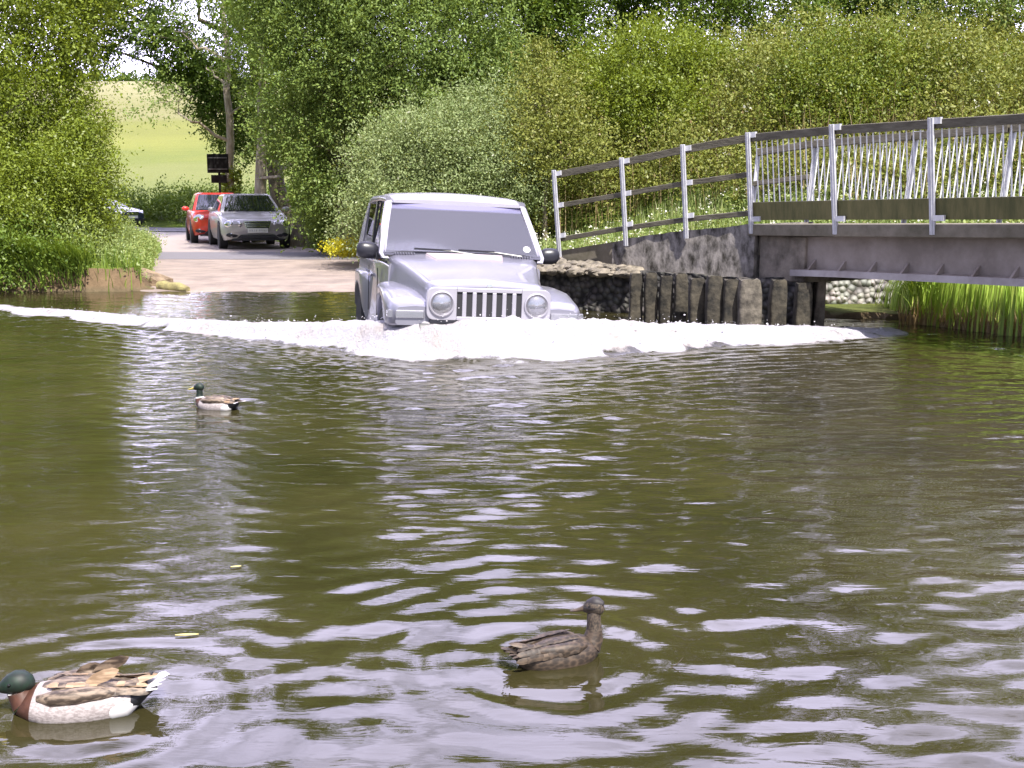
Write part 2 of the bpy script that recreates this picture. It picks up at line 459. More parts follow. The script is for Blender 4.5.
L.new(q9.outputs[0], r9.inputs[0]); ma9 = N.new('ShaderNodeMath'); ma9.operation = 'MULTIPLY_ADD'; ma9.inputs[1].default_value = .45; L.new(t.outputs[0], ma9.inputs[0]); mb9 = N.new('ShaderNodeMath'); mb9.operation = 'SUBTRACT'; mb9.inputs[1].default_value = .22; L.new(r9.outputs[0], mb9.inputs[0]); L.new(mb9.outputs[0], ma9.inputs[2]); L.new(ma9.outputs[0], r.inputs[0])
t2 = N.new('ShaderNodeTexNoise'); t2.inputs['Scale'].default_value = 40; t2.inputs['Detail'].default_value = 4; L.new(tc.outputs['Object'], t2.inputs[0])
bp = N.new('ShaderNodeBump'); bp.inputs['Strength'].default_value = .4; bp.inputs['Distance'].default_value = .01; L.new(t2.outputs[0], bp.inputs['Height']); L.new(bp.outputs[0], p.inputs['Normal'])
L.new(r.outputs[0], p.inputs['Base Color']); out(N, L, p.outputs[0]); M['tarmac'] = m

def strip(name, y0, y1, mat, lift, inset=0.0, wob=.25, n=60, mcols=24):
    ys_ = np.linspace(y0, y1, n); V = []
    for y in ys_:
        a = np.interp(y, LEY, LEX) + inset + wob * fbm(y * .8, 3.1, 3); b = np.interp(y, REY, REX) - inset + wob * fbm(y * .8, 9.1, 3)
        for k in range(mcols):
            x = a + (b - a) * k / (mcols - 1); V.append((x, y + .25 * fbm(x * 1.1, 5.5, 3), 0))
    V = np.array(V); V[:, 2] = terrain_h(V[:, 0], V[:, 1]) * 0 + road_z(V[:, 1]) + lift
    i = np.arange(n * mcols).reshape(n, mcols)
    F = np.stack([i[:-1, :-1], i[:-1, 1:], i[1:, 1:], i[1:, :-1]], -1).reshape(-1, 4)
    return np_mesh(name, V, F, mat, smooth=True)
o = strip('ford_ramp', 11, 24.6, M['sand'], .012, -.1)
tag(o, 'sandy concrete ramp running down into the ford', kind='structure')
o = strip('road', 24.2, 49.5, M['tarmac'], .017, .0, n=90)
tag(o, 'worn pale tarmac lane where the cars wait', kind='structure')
# lane bending away to the left behind the cars
V = []; n = 30; ctr = [(-30, 51.5), (-22, 49.8), (-16, 48.2), (-12, 47.2), (-7, 46.5)]
for k in range(n):
    x = -30 + 23 * k / (n - 1); yc = np.interp(x, [c[0] for c in ctr], [c[1] for c in ctr])
    for w in (-3.2, -1, 1, 2.6): V.append((x, yc + w, 0))
V = np.array(V); V[:, 2] = np.maximum(terrain_h(V[:, 0], V[:, 1]), .13) + .03
i = np.arange(n * 4).reshape(n, 4); F = np.stack([i[:-1, :-1], i[:-1, 1:], i[1:, 1:], i[1:, :-1]], -1).reshape(-1, 4)
M['asphalt'] = pmat('dark_asphalt', (.13, .125, .14), .9, var=.3, scale=2)  # the side road's own dark tarmac colour
tag(np_mesh('side_road', V, F, M['asphalt']), 'grey side road crossing behind the parked cars', kind='structure')

# ------------------------------------------------------------ water with the bow wave
CR = [Wz(-60, 303), Wz(0, 311), Wz(75, 318), Wz(150, 327), Wz(230, 335), Wz(310, 344), Wz(390, 354), Wz(470, 357), Wz(560, 356), Wz(650, 349), Wz(730, 344), Wz(800, 341), Wz(850, 338), Wz(885, 335), Wz(920, 332)]
CX = [c.x for c in CR]; CY = [c.y for c in CR]
#            height of crest, front width, back width
HX = [.0, .035, .055, .075, .11, .17, .28, .33, .31, .22, .16, .12, .08, .04, 0]
DUCKS = [Wz(218, 408), Wz(557, 661), Wz(90, 710)]

def water_fields(X, Y):
    rng = np.random.default_rng(11)
    z = np.zeros_like(X)
    # wavelets running mostly towards the camera
    wsc = .45 + .9 * vnoise(X * .5 + 7, Y * .35)
    for i in range(60):
        lam = math.exp(rng.uniform(math.log(.11), math.log(.62)))
        k = 2 * PI / lam
        th = rng.normal(0, .42)
        slope = .0120 * (.62 if lam > .36 else 1)
        z = z + slope / k * np.sin(k * (X * math.sin(th) + Y * math.cos(th)) + rng.uniform(0, 2 * PI) + 1.2 * fbm(X * .7 + i, Y * .7, 2))
    z = z * wsc * (.72 + .72 * sstep(4.6, 7.8, Y))
    # rings round the ducks
    for dk, a in zip(DUCKS, (.7, 1.0, .8)):
        r = np.hypot(X - dk.x, Y - dk.y)
        z = z + a * .0035 * np.sin(2 * PI * (r / .16)) * np.exp(-r / .55) * sstep(.08, .2, r)
    # bow wave
    yc = np.interp(X, CX, CY, left=40, right=40)
    H = np.interp(X, CX, HX, left=0, right=0)
    yc = yc + .12 * fbm(X * 1.5, 2.2, 3)
    t = Y - yc
    fw = .18 + .8 * H; bw = .35 + 3.2 * H
    prof = np.where(t < .1, np.exp(-((t - .1) / (fw * .55)) ** 2), np.exp(-((t - .1) / bw) ** 2))
    nb = fbm(X * 2.2, Y * 3.5, 5); nf = fbm(X * 9, Y * 12, 4)
    z = z + H * prof * (1 + .28 * nb) + .20 * H ** .6 * prof * nf + .05 * H ** .5 * prof * fbm(X * 22, Y * 26, 3)
    edge = t + .42 * nb + .16 * nf
    foam = sstep(-fw * 1.0, -fw * .35, edge) * (1 - .93 * sstep(bw * .75, bw * 1.25, edge + .5 * nb))
    foam = foam * sstep(0, .025, H) * (X > CX[0]) * (X < CX[-1])
    # tattered foam and chop trailing behind the crest, fading towards the ramp
    back = sstep(0, .3, t) * np.exp(-np.clip(t, 0, None) / (.7 + 2.2 * H)) * sstep(0, .05, H)
    foam = np.maximum(foam, back * sstep(.02, .20, nb + .7 * nf) * .9)
    z = z + back * .03 * nb + sstep(0, .5, t) * sstep(3.2, .4, t) * (H > 0) * (.012 * fbm(X * 5, Y * 8, 4))
    # ripples thrown ahead of the wave
    ahead = np.where(t < 0, np.exp(t / 2.0), 0) * sstep(0, .1, H)
    z = z + ahead * .0055 * np.sin(2 * PI * t / .20 + 4 * fbm(X * 1.2, Y, 3))
    foam = foam * (.62 + .38 * sstep(.10, .22, H))
    return z, np.clip(foam, 0, 1)

xs = np.concatenate([-7.2 - np.cumsum(.05 * 1.12 ** np.arange(1, 44))[::-1], np.arange(-7.2, 5.6, .03), 5.6 + np.cumsum(.05 * 1.12 ** np.arange(1, 44))])
ys = np.concatenate([[-30, -10, -2], np.arange(.6, 2.0, .1), np.arange(2.0, 5, .014), np.arange(5, 8.8, .025), np.arange(8.8, 13.8, .022), np.arange(13.8, 17.6, .06), [18, 19]])
X, Y, F = grid(xs, ys)
Zw, FO = water_fields(X, Y)
m, N, L = newmat('river_water')
at = N.new('ShaderNodeAttribute'); at.attribute_name = 'foam'
p = N.new('ShaderNodeBsdfPrincipled'); p.inputs['Roughness'].default_value = .025; p.inputs['IOR'].default_value = 1.55
geo = N.new('ShaderNodeNewGeometry')
tn = N.new('ShaderNodeTexNoise'); tn.inputs['Scale'].default_value = .8; tn.inputs['Detail'].default_value = 5; L.new(geo.outputs['Position'], tn.inputs[0])
rr = N.new('ShaderNodeValToRGB'); rr.color_ramp.elements[0].position = .35; rr.color_ramp.elements[0].color = (.020, .018, .006, 1); rr.color_ramp.elements[1].position = .7; rr.color_ramp.elements[1].color = (.040, .035, .013, 1)
L.new(tn.outputs[0], rr.inputs[0]); L.new(rr.outputs[0], p.inputs['Base Color'])
mp = N.new('ShaderNodeMapping'); mp.inputs['Scale'].default_value = (5, 17, 1); L.new(geo.outputs['Position'], mp.inputs[0])
t = N.new('ShaderNodeTexNoise'); t.inputs['Scale'].default_value = 1; t.inputs['Detail'].default_value = 3; t.inputs['Roughness'].default_value = .5; t.inputs['Distortion'].default_value = .4; L.new(mp.outputs[0], t.inputs[0])
bp = N.new('ShaderNodeBump'); bst = N.new('ShaderNodeMapRange'); sxy = N.new('ShaderNodeSeparateXYZ'); L.new(geo.outputs['Position'], sxy.inputs[0]); L.new(sxy.outputs[1], bst.inputs[0]); bst.inputs[1].default_value = 3.5; bst.inputs[2].default_value = 8; bst.inputs[3].default_value = .12; bst.inputs[4].default_value = .5; L.new(bst.outputs[0], bp.inputs['Strength']); bp.inputs['Distance'].default_value = .012; L.new(t.outputs[0], bp.inputs['Height']); L.new(bp.outputs[0], p.inputs['Normal'])
fo = N.new('ShaderNodeBsdfPrincipled'); fo.inputs['Roughness'].default_value = .7
tb = N.new('ShaderNodeTexNoise'); tb.inputs['Scale'].default_value = 14; tb.inputs['Detail'].default_value = 6; tb.inputs['Roughness'].default_value = .75; L.new(geo.outputs['Position'], tb.inputs[0])
tcx = N.new('ShaderNodeTexNoise'); tcx.inputs['Scale'].default_value = 1.6; tcx.inputs['Detail'].default_value = 4; L.new(geo.outputs['Position'], tcx.inputs[0])
rc = N.new('ShaderNodeValToRGB'); rc.color_ramp.elements[0].position = .35; rc.color_ramp.elements[0].color = (.44, .40, .39, 1); rc.color_ramp.elements[1].position = .50; rc.color_ramp.elements[1].color = (.50, .485, .535, 1); L.new(tcx.outputs[0], rc.inputs[0]); L.new(rc.outputs[0], fo.inputs['Base Color'])
b2 = N.new('ShaderNodeBump'); b2.inputs['Strength'].default_value = 1; b2.inputs['Distance'].default_value = .06; L.new(tb.outputs[0], b2.inputs['Height']); L.new(b2.outputs[0], fo.inputs['Normal'])
ad = N.new('ShaderNodeMath'); ad.operation = 'MULTIPLY_ADD'; ad.inputs[1].default_value = 1.3; L.new(at.outputs['Fac'], ad.inputs[0])
sb = N.new('ShaderNodeMath'); sb.operation = 'SUBTRACT'; sb.inputs[1].default_value = .95; L.new(tb.outputs[0], sb.inputs[0]); L.new(sb.outputs[0], ad.inputs[2])
sh = N.new('ShaderNodeMapRange'); sh.inputs[1].default_value = .0; sh.inputs[2].default_value = .35; L.new(ad.outputs[0], sh.inputs[0])
ms = N.new('ShaderNodeMixShader'); L.new(sh.outputs[0], ms.inputs[0]); L.new(p.outputs[0], ms.inputs[1]); L.new(fo.outputs[0], ms.inputs[2])
out(N, L, ms.outputs[0]); M['water'] = m
wobj = np_mesh('river_water', np.stack([X, Y, Zw], 1), F, M['water'], smooth=True, attrs={'foam': ('POINT', FO)})
tag(wobj, 'brown green river with the white foaming bow wave', kind='structure')
# spray and froth clots thrown off the crest
M['froth'] = pmat('froth', (.66, .64, .67), .6)
mb = MB()
def blob(mb, c, r):
    vs, fs = [], []
    ph = [(0, 0, 1), (1, 0, 0), (0, 1, 0), (-1, 0, 0), (0, -1, 0), (0, 0, -1)]
    j = lambda: random.uniform(.6, 1.3)
    mb.add([(c[0] + a * r * j(), c[1] + b * r * j(), c[2] + d * r * j() * .8) for a, b, d in ph],
           [(0, 1, 2), (0, 2, 3), (0, 3, 4), (0, 4, 1), (5, 2, 1), (5, 3, 2), (5, 4, 3), (5, 1, 4)])
sx_, sy_, sr_ = [], [], []
for i in range(1500):
    x = random.gauss(-.3, 2.0) if i % 3 else random.uniform(-6, 4)
    if not CX[1] < x < CX[-2]: continue
    H = float(np.interp(x, CX, HX)); y = float(np.interp(x, CX, CY)) + random.gauss(.05, .28 * (H / .2) + .05)
    sx_.append(x); sy_.append(y); sr_.append(random.uniform(.002, .007) + (.007 if random.random() < .1 else 0))
zz, ff = water_fields(np.array(sx_), np.array(sy_))
for x, y, z, r, f in zip(sx_, sy_, zz, sr_, ff):
    if f > .4: blob(mb, (x, y, z + abs(random.gauss(0, .035)) * (.4 + 3 * float(np.interp(x, CX, HX)))), r)
o = mb.build('spray', M['froth'], smooth=80, fix=False)
tag(o, 'white spray and froth along the crest of the bow wave', kind='stuff')

# ------------------------------------------------------------ abutment and footbridge
NL = [Vector(q) for q in [(-.35, 15.35, 0), (.66, 14.5, 0), (1.46, 13.85, 0), (2.12, 13.28, 0), (2.78, 12.70, 0), (3.43, 11.62, 0), (4.06, 10.60, 0), (4.68, 9.58, 0), (5.30, 8.56, 0), (5.92, 7.54, 0), (6.54, 6.52, 0), (7.16, 5.5, 0)]]
def zpix(P, v):      # height of pixel row v at the plan point P
    return W(512, v, P.y).z
botz = [zpix(NL[0], 262), zpix(NL[1], 249), zpix(NL[2], 238), zpix(NL[3], 230), zpix(NL[4], 224.5), zpix(NL[5], 224.5), zpix(NL[6], 224.3), zpix(NL[7], 224)]
botz += [botz[-1] + .01, botz[-1] + .0, botz[-1] - .02, botz[-1] - .05]
for p_, z_ in zip(NL, botz): p_.z = z_
topz_px = [None, 171, 158.5, 145.5, 133.5, 125.5, 119, 111.5]
NW = 1.3
def nrm(i):          # outward (towards the near side) plan normal of the near line at post i
    a, b = NL[max(i - 1, 0)], NL[min(i + 1, len(NL) - 1)]
    d = (b - a); d.z = 0; d.normalize()
    return Vector((-abs(d.y), -abs(d.x), 0)).normalized()
NR = [nrm(i) for i in range(len(NL))]

M['conc'] = pmat('stained_concrete', (.33, .30, .28), .95, col2=(.03, .026, .02), scale=6, bump=.3, bscale=26, stretch=(1.6, 1.6, .8))
M['conc2'] = pmat('pale_stained_concrete', (.30, .255, .21), .9, col2=(.07, .058, .045), scale=3.2, bump=.4, bscale=20)
M['pile'] = pmat('dark_bagwork', (.075, .064, .045), .9, col2=(.010, .009, .007), scale=7, bump=1.0, bscale=14)
M['pile_pale'] = pmat('lichened_bagwork', (.16, .14, .11), .9, col2=(.03, .026, .02), scale=7, bump=1.0, bscale=16)
m, N, L = newmat('flint_rubble')
p = N.new('ShaderNodeBsdfPrincipled'); p.inputs['Roughness'].default_value = .8
tc = N.new('ShaderNodeTexCoord'); vo = N.new('ShaderNodeTexVoronoi'); vo.inputs['Scale'].default_value = 13; L.new(tc.outputs['Object'], vo.inputs[0])
vr = N.new('ShaderNodeValToRGB'); vr.color_ramp.elements[0].position = .0; vr.color_ramp.elements[0].color = (.50, .46, .36, 1); vr.color_ramp.elements[1].position = .75; vr.color_ramp.elements[1].color = (.12, .10, .07, 1)
e = vr.color_ramp.elements.new(.42); e.color = (.40, .36, .28, 1)
L.new(vo.outputs['Distance'], vr.inputs[0])
cm = N.new('ShaderNodeMix'); cm.data_type = 'RGBA'; cm.blend_type = 'MULTIPLY'; cm.inputs[0].default_value = .3; L.new(vr.outputs[0], cm.inputs[6]); L.new(vo.outputs['Color'], cm.inputs[7])
hs = N.new('ShaderNodeHueSaturation'); hs.inputs['Saturation'].default_value = .35; hs.inputs['Value'].default_value = .95; L.new(cm.outputs[2], hs.inputs['Color']); L.new(hs.outputs[0], p.inputs['Base Color'])
bp = N.new('ShaderNodeBump'); bp.invert = True; bp.inputs['Strength'].default_value = 1; bp.inputs['Distance'].default_value = .05; L.new(vo.outputs['Distance'], bp.inputs['Height']); L.new(bp.outputs[0], p.inputs['Normal'])
out(N, L, p.outputs[0]); M['flint'] = m
M['flint_shaded'] = M['flint'].copy(); M['flint_shaded'].name = 'shaded_flint'  # darker copy of the flint, with shade put into its colours
for n_ in M['flint_shaded'].node_tree.nodes:
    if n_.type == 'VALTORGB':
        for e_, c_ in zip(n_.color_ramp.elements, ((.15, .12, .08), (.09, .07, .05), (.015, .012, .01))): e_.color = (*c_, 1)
M['flint_dark'] = pmat('wet_dark_flint', (.11, .085, .055), .75, col2=(.02, .016, .012), scale=12, bump=1.0, bscale=11)

def wall_strip(mb, pts, z0, z1, thick, sub=.12, rough=.02, seed=0):
    """upright wall along plan points; z0,z1 lists per point; a finely divided rough near face, capped top and back"""
    P = []
    for i in range(len(pts) - 1):
        a, b = Vector(pts[i]), Vector(pts[i + 1]); n = max(2, int((b - a).length / sub))
        for k in range(n): 
            t = k / n; P.append((a.lerp(b, t), z0[i] * (1 - t) + z0[i + 1] * t, z1[i] * (1 - t) + z1[i + 1] * t))
    P.append((Vector(pts[-1]), z0[-1], z1[-1]))
    rings = []
    for j, (q, a, b) in enumerate(P):
        d = (P[min(j + 1, len(P) - 1)][0] - P[max(j - 1, 0)][0]); d.z = 0; d.normalize()
        n = Vector((-abs(d.y), -abs(d.x), 0)).normalized()
        ring = []
        m_ = 9
        for k in range(m_):
            z = a + (b - a) * k / (m_ - 1)
            off = rough * 2 * (float(fbm(np.array(j * .9 + seed), np.array(k * .8), 3)))
            ring.append((q.x + n.x * off, q.y + n.y * off, z + (off * .6 if k == m_ - 1 else 0)))
        ring.append((q.x - n.x * thick, q.y - n.y * thick, b)); ring.append((q.x - n.x * thick, q.y - n.y * thick, a))
        rings.append(ring)
    mb.loft(rings)
ab = thing('abutment', 'stained concrete and dark bagwork abutment wall carrying the end of the footbridge', 'abutment', (0, 0, 0))
# sloping concrete retaining wall with the path on top
ptsA = [Vector((1.27, 14.02, 0)), NL[2].copy(), NL[3].copy(), NL[4].copy()]
for q in ptsA: q.z = 0
z1A = [zpix(ptsA[0], 243), botz[2], botz[3], botz[4] + .01]
z0A = [zpix(ptsA[0], 266), zpix(NL[2], 269), zpix(NL[3], 272), zpix(NL[4], 276)]
mb = MB(); wall_strip(mb, ptsA, [z - .05 for z in z0A], z1A, 1.45, rough=.03, seed=3); mb.build('retaining_wall', M['conc'], ab, smooth=50)
# lower bagwork face, set forward
ptsB = [Vector((.1, 14.75, 0)) , Vector((1.2, 13.9, 0)), Vector((1.46, 13.68, 0)), Vector((2.1, 13.12, 0)), Vector((2.70, 12.60, 0)), Vector((3.0, 12.38, 0)), Vector((3.28, 12.2, 0))]
mb = MB(); wall_strip(mb, ptsB, [-.6] * 7, [zpix(ptsB[0], 262), zpix(ptsB[1], 268), zpix(ptsB[2], 270), zpix(ptsB[3], 274), zpix(ptsB[4], 279), .56, .54], .32, rough=.07, seed=9); mb.build('lower_wall', M['flint_shaded'], ab, smooth=50)
# flint rubble ledge catching the sun at the foot of the ramp
mb = MB()
rr_ = random.Random(8)
for i in range(520):
    t = rr_.random() ** .8; q = Vector((-.25, 15.15, 0)).lerp(Vector((1.62, 13.72, 0)), t)
    w = rr_.random(); n = Vector((.6, .8, 0))
    zt = zpix(q, 252 + 12 * t) - .18 * (1 - w) + .02
    r = rr_.choice((.025, .035, .045, .06, .085))
    c = q + n * (w * .30 - .22)
    zt = zpix(q, 266 + 6 * t) + (.20 - .13 * t) * w - .03
    mb.lathe([(0.001, -r * .6), (r * .75, -r * .4), (r, 0), (r * .7, r * .42), (.001, r * .55)], (c.x, c.y, zt), 'Z', n=7, R=Matrix.Rotation(rr_.uniform(-.6, .6), 3, 'X') @ Matrix.Rotation(rr_.uniform(0, 6), 3, 'Z'))
M['flint_stone'] = pmat('sunlit_flints', (.30, .26, .20), .8, col2=(.07, .06, .045), scale=7)
mb.build('rubble_ledge', M['flint_stone'], ab, smooth=60)
# upright bag columns
cols_px = [(636, 274, 319), (651, 274, 320), (666, 275, 321), (681, 276, 322), (697, 277, 326), (714, 278, 328), (731, 279, 329), (749, 280, 330), (778, 281, 329), (803, 282, 328)]
for i, (u, vt, vb) in enumerate(cols_px):
    base = Wz(u, vb, .02)
    rad = .075 if i < 4 else .088
    if i == 7: rad = .125
    zt = zpix(base, vt) + .02 * math.sin(i * 2.7)
    mb = MB(); rings = []
    for k in range(9):
        z = -.5 + (zt + .5) * k / 8
        rr2 = rad * (1 + .015 * math.sin(k * 2.1 + i)) * (.85 if k == 8 else 1)
        ox, oy = .004 * math.sin(k * 1.3 + i * 2), .004 * math.cos(k + i)
        rings.append([(base.x + ox + rr2 * math.copysign(abs(math.cos(a)) ** .28, math.cos(a)), base.y + .06 + oy + rr2 * math.copysign(abs(math.sin(a)) ** .28, math.sin(a)), z + .01 * math.sin(3 * a)) for a in [2 * PI * q / 14 for q in range(14)]])
    mb.loft(rings)
    mb.build('bag_column', M['pile'] if i != 7 else M['pile_pale'], ab, smooth=60)
# pier block under the slab
ud = (NL[6] - NL[4]); ud.z = 0; ud.normalize(); un = NR[5]
mb = MB()
q0, q1 = NL[4] - un * .06 + ud * .02, NL[4] - un * .06 + ud * .72
for (a, b, z0, z1, dp) in ((q0, q1, .5, botz[4] - .12, 1.35),):
    vsx = [a, b, b - un * dp, a - un * dp]
    mb.add([(v.x, v.y, z) for z in (z0, z1) for v in vsx], [(0, 1, 2, 3), (4, 5, 6, 7), (0, 1, 5, 4), (1, 2, 6, 5), (2, 3, 7, 6), (3, 0, 4, 7)])
mb.build('pier_block', M['conc2'], ab, bevel=.015)
# pale buttress closing the bagwork under the bridge
b0 = Wz(820, 327, 0); 
mb = MB()
vsx = [(b0.x - .12, b0.y + .0), (b0.x + .06, b0.y + .05), (b0.x + .16, b0.y + .5), (b0.x - .1, b0.y + .5)]
mb.add([(x, y, -.5) for x, y in vsx] + [(b0.x - .02, b0.y + .05, .52), (b0.x + .07, b0.y + .07, .56), (b0.x + .16, b0.y + .5, .56), (b0.x - .1, b0.y + .5, .56)], [(0, 1, 2, 3), (4, 5, 6, 7), (0, 1, 5, 4), (1, 2, 6, 5), (2, 3, 7, 6), (3, 0, 4, 7)])
mb.build('buttress', M['conc2'], ab, bevel=.02)
# footpath on the ramp
mb = MB()
for i in range(0, 4):
    a, b = NL[i], NL[i + 1]; na, nb_ = NR[i], NR[i + 1]
    mb.add([(a.x - na.x * .1, a.y - na.y * .1, a.z - .01), (b.x - nb_.x * .1, b.y - nb_.y * .1, b.z - .01), (b.x - nb_.x * 1.5, b.y - nb_.y * 1.5, b.z - .01), (a.x - na.x * 1.5, a.y - na.y * 1.5, a.z - .01),
            (a.x - na.x * .1, a.y - na.y * .1, a.z - .35), (b.x - nb_.x * .1, b.y - nb_.y * .1, b.z - .35), (b.x - nb_.x * 1.5, b.y - nb_.y * 1.5, b.z - .35), (a.x - na.x * 1.5, a.y - na.y * 1.5, a.z - .35)],
           [(0, 1, 2, 3), (4, 5, 6, 7), (0, 1, 5, 4), (1, 2, 6, 5), (2, 3, 7, 6), (3, 0, 4, 7)])
o = mb.build('path', M['slab']); tag(o, 'footpath ramp climbing to the bridge between the railings', kind='structure')

# flint wall under the bridge, beyond it
f0, f1 = W(822, 300, 14.1), W(903, 300, 14.3)
f0.z = f1.z = 0
mb = MB()
wall_strip(mb, [f0 + Vector((-.3, .35, 0)), f0 + Vector((0, .05, 0)), f1], [-.5, -.5, -.5], [1.0, 1.0, 1.0], .6, sub=.08, rough=.03, seed=5)
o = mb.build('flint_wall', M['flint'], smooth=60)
tag(o, 'sunlit wall of rounded flints seen beneath the footbridge girder', 'wall')

br = thing('footbridge', 'narrow grey steel girder footbridge with mossy concrete edge crossing from the right', 'footbridge', (0, 0, 0))
def extr(mb, i0, i1, n0, n1, dz0, dz1, ext0=0.0):
    """beam along the near line from post i0 to i1; n0..n1 = inward offsets, dz0..dz1 relative to deck"""
    rings = []
    for i in range(i0, i1 + 1):
        q = NL[i] - ud * (ext0 if i == i0 else 0); n = un
        rings.append([(q.x - n.x * a, q.y - n.y * a, NL[i].z + z) for a, z in ((n0, dz0), (n0, dz1), (n1, dz1), (n1, dz0))])
    mb.loft(rings)
mb = MB(); extr(mb, 4, 11, -.07, NW + .07, -.125, 0, .05); mb.build('deck_slab', M['slab'], br, bevel=.01)
def girder(n0, sgn):
    mb = MB()
    rings = []
    for i in range(4, 12):
        q = NL[i] + (ud * .62 if i == 4 else Vector()); 
        zt = NL[i].z - .127
        zb = NL[i].z - .545
        pr = [(0, zt), (0, zb + .075), (-.13, zb + .055), (-.13, zb), (.08, zb), (.08, zb + .06), (.02, zb + .08), (.02, zt)]
        rings.append([(q.x - un.x * (n0 + sgn * a), q.y - un.y * (n0 + sgn * a), z) for a, z in pr])
    mb.loft(rings)
    g_ = mb.build('girder', M['girder'], br)
    # stiffener stubs on the flange
    fl = MB()
    for i in range(4, 12):
        pass
    rings = []
    for i in range(4, 12):
        q = NL[i] + (ud * .60 if i == 4 else Vector()); zb = NL[i].z - .545
        rings.append([(q.x - un.x * (n0 + sgn * a), q.y - un.y * (n0 + sgn * a), z) for a, z in ((-.133, zb - .004), (-.133, zb + .062), (-.125, zb + .064), (-.125, zb - .004))])
    fl.loft(rings); fl.build('flange_edge', M['girder_light'], g_)
    for k in range(16):
        s = .80 + k * .40
        tt = s / 1.194; i = 4 + int(tt); f = tt - int(tt)
        if i + 1 >= len(NL): break
        q = NL[i].lerp(NL[i + 1], f); zb = q.z - .545
        st = MB()
        a = q - un * (n0 + sgn * 0.0) ; b = q - un * (n0 - sgn * .11)
        hw = ud * .012
        st.add([a + Vector((0, 0, -.545 + .077)) - hw, b + Vector((0, 0, -.545 + .060)) - hw, a + Vector((0, 0, -.545 + .17)) - hw, a + Vector((0, 0, -.545 + .077)) + hw, b + Vector((0, 0, -.545 + .060)) + hw, a + Vector((0, 0, -.545 + .17)) + hw],
               [(0, 1, 2), (3, 5, 4), (0, 3, 4, 1), (1, 4, 5, 2), (2, 5, 3, 0)])
        st.build('stiffener', M['girder'], g_)
girder(.10, 1); girder(NW - .10, -1)

# railings ---------------------------------------------------
LEAN = .12
def railing(near):
    if near:
        rl = thing('bridge_railing', 'near side railing of galvanised posts and weathered rails, closest to the silver four wheel drive', 'railing')
    else:
        rl = thing('bridge_railing', 'far side railing of the footbridge leaning away towards the brambles', 'railing')
    B, T = [], []
    for i in range(len(NL)):
        n = NR[i] if i != 4 else ((NR[3] + NR[5]) / 2).normalized()
        q = NL[i] + n * .04 if near else NL[i] - n * (NW - .0)
        if not near:
            q = q + ud * -.28
            if i < 4: q = NL[i] - n * NW + Vector((.18, .25, 0)) * .6
        ht = 1.04
        if near and i < 8 and topz_px[i]:
            qq = q + n * LEAN
            ht = W(512, topz_px[i], qq.y).z - q.z
        elif near: ht = 1.02
        else: ht = 1.0
        zoff = Vector((0, 0, -.14 if i >= 4 else -.12))
        B.append(q.copy()); T.append(q + (n if near else -n) * LEAN * (1 if near else 1.1) + Vector((0, 0, ht)))
        if not near: B[-1].z = NL[i].z
    start = 1
    hts = [(T[i] - B[i]) for i in range(len(NL))]
    for i in range(start, len(NL)):
        if not near and i < 3: continue
        pm = MB(); dirx = (B[min(i + 1, len(NL) - 1)] - B[max(i - 1, 0)]).normalized()
        w = .058
        n = NR[i] if near else -NR[i]
        a = B[i] - hts[i] * .10 + n * .035; b = T[i] + hts[i] * .01 + n * .035
        pm.bar(a, b, w, .022, up=n)                       # flange facing out
        pm.bar(a - n * .013, b - n * .013 - Vector((0, 0, .003)), .012, .06, up=n)   # web
        po = pm.build('post', M['galv'], rl, bevel=.002)
        for f in ((.98,) if i >= 4 else (.96, .56, .17)):
            c = B[i] + hts[i] * f; cb = MB()
            cb.box(c + n * .012 + dirx * .055, (.09, .03, .06), M=Matrix((dirx, n, Vector((0, 0, 1)))).transposed()); cb.build('bracket', M['galv'], po)
        if i >= 4:
            c = B[i] + hts[i] * .06; cb = MB()
            cb.box(c + n * .035 + dirx * .075, (.12, .03, .055), M=Matrix((dirx, n, Vector((0, 0, 1)))).transposed()); cb.build('bracket', M['galv'], po)
    for i in range(start, len(NL) - 1):
        if not near and i < 3: continue
        def rail(f, w, h, name, mt, inset=-.02):
            n = NR[i] if near else -NR[i]
            d_ = (B[i + 1] - B[i]).normalized()
            a = B[i] + hts[i] * f + n * inset + d_ * .012; b = B[i + 1] + hts[i + 1] * f + n * inset - d_ * .012
            mb = MB(); mb.bar(a, b, w, h, up=hts[i].normalized()); return mb.build(name, mt, rl, bevel=.004)
        rail(.955, .05, .085, 'top_rail', M['rail_wood'])
        if i < 4:
            rail(.56, .045, .06, 'middle_rail', M['rail_wood']); rail(.13, .045, .06, 'lower_rail', M['rail_wood'])
        else:
            rail(.15, .045, .20, 'kick_board', M['kick'], -.015)
            if i > 8: continue
            nbar = 14
            n = NR[i] if near else -NR[i]
            for k in range(nbar):
                f = (k + 1) / (nbar + 1)
                lo = (B[i] + hts[i] * .24).lerp(B[i + 1] + hts[i + 1] * .24, f) - n * .02
                hi = (B[i] + hts[i] * .93).lerp(B[i + 1] + hts[i + 1] * .93, f) - n * .02
                mb = MB(); mb.tube([lo, hi], .0068, 6, cap=False)
                bo = mb.build('baluster', M['bright_bar'], rl, smooth=60, fix=False)
    return rl
railing(True); railing(False)

# ------------------------------------------------------------ vegetation
def unit(v): return v / (np.linalg.norm(v, axis=1, keepdims=True) + 1e-9)

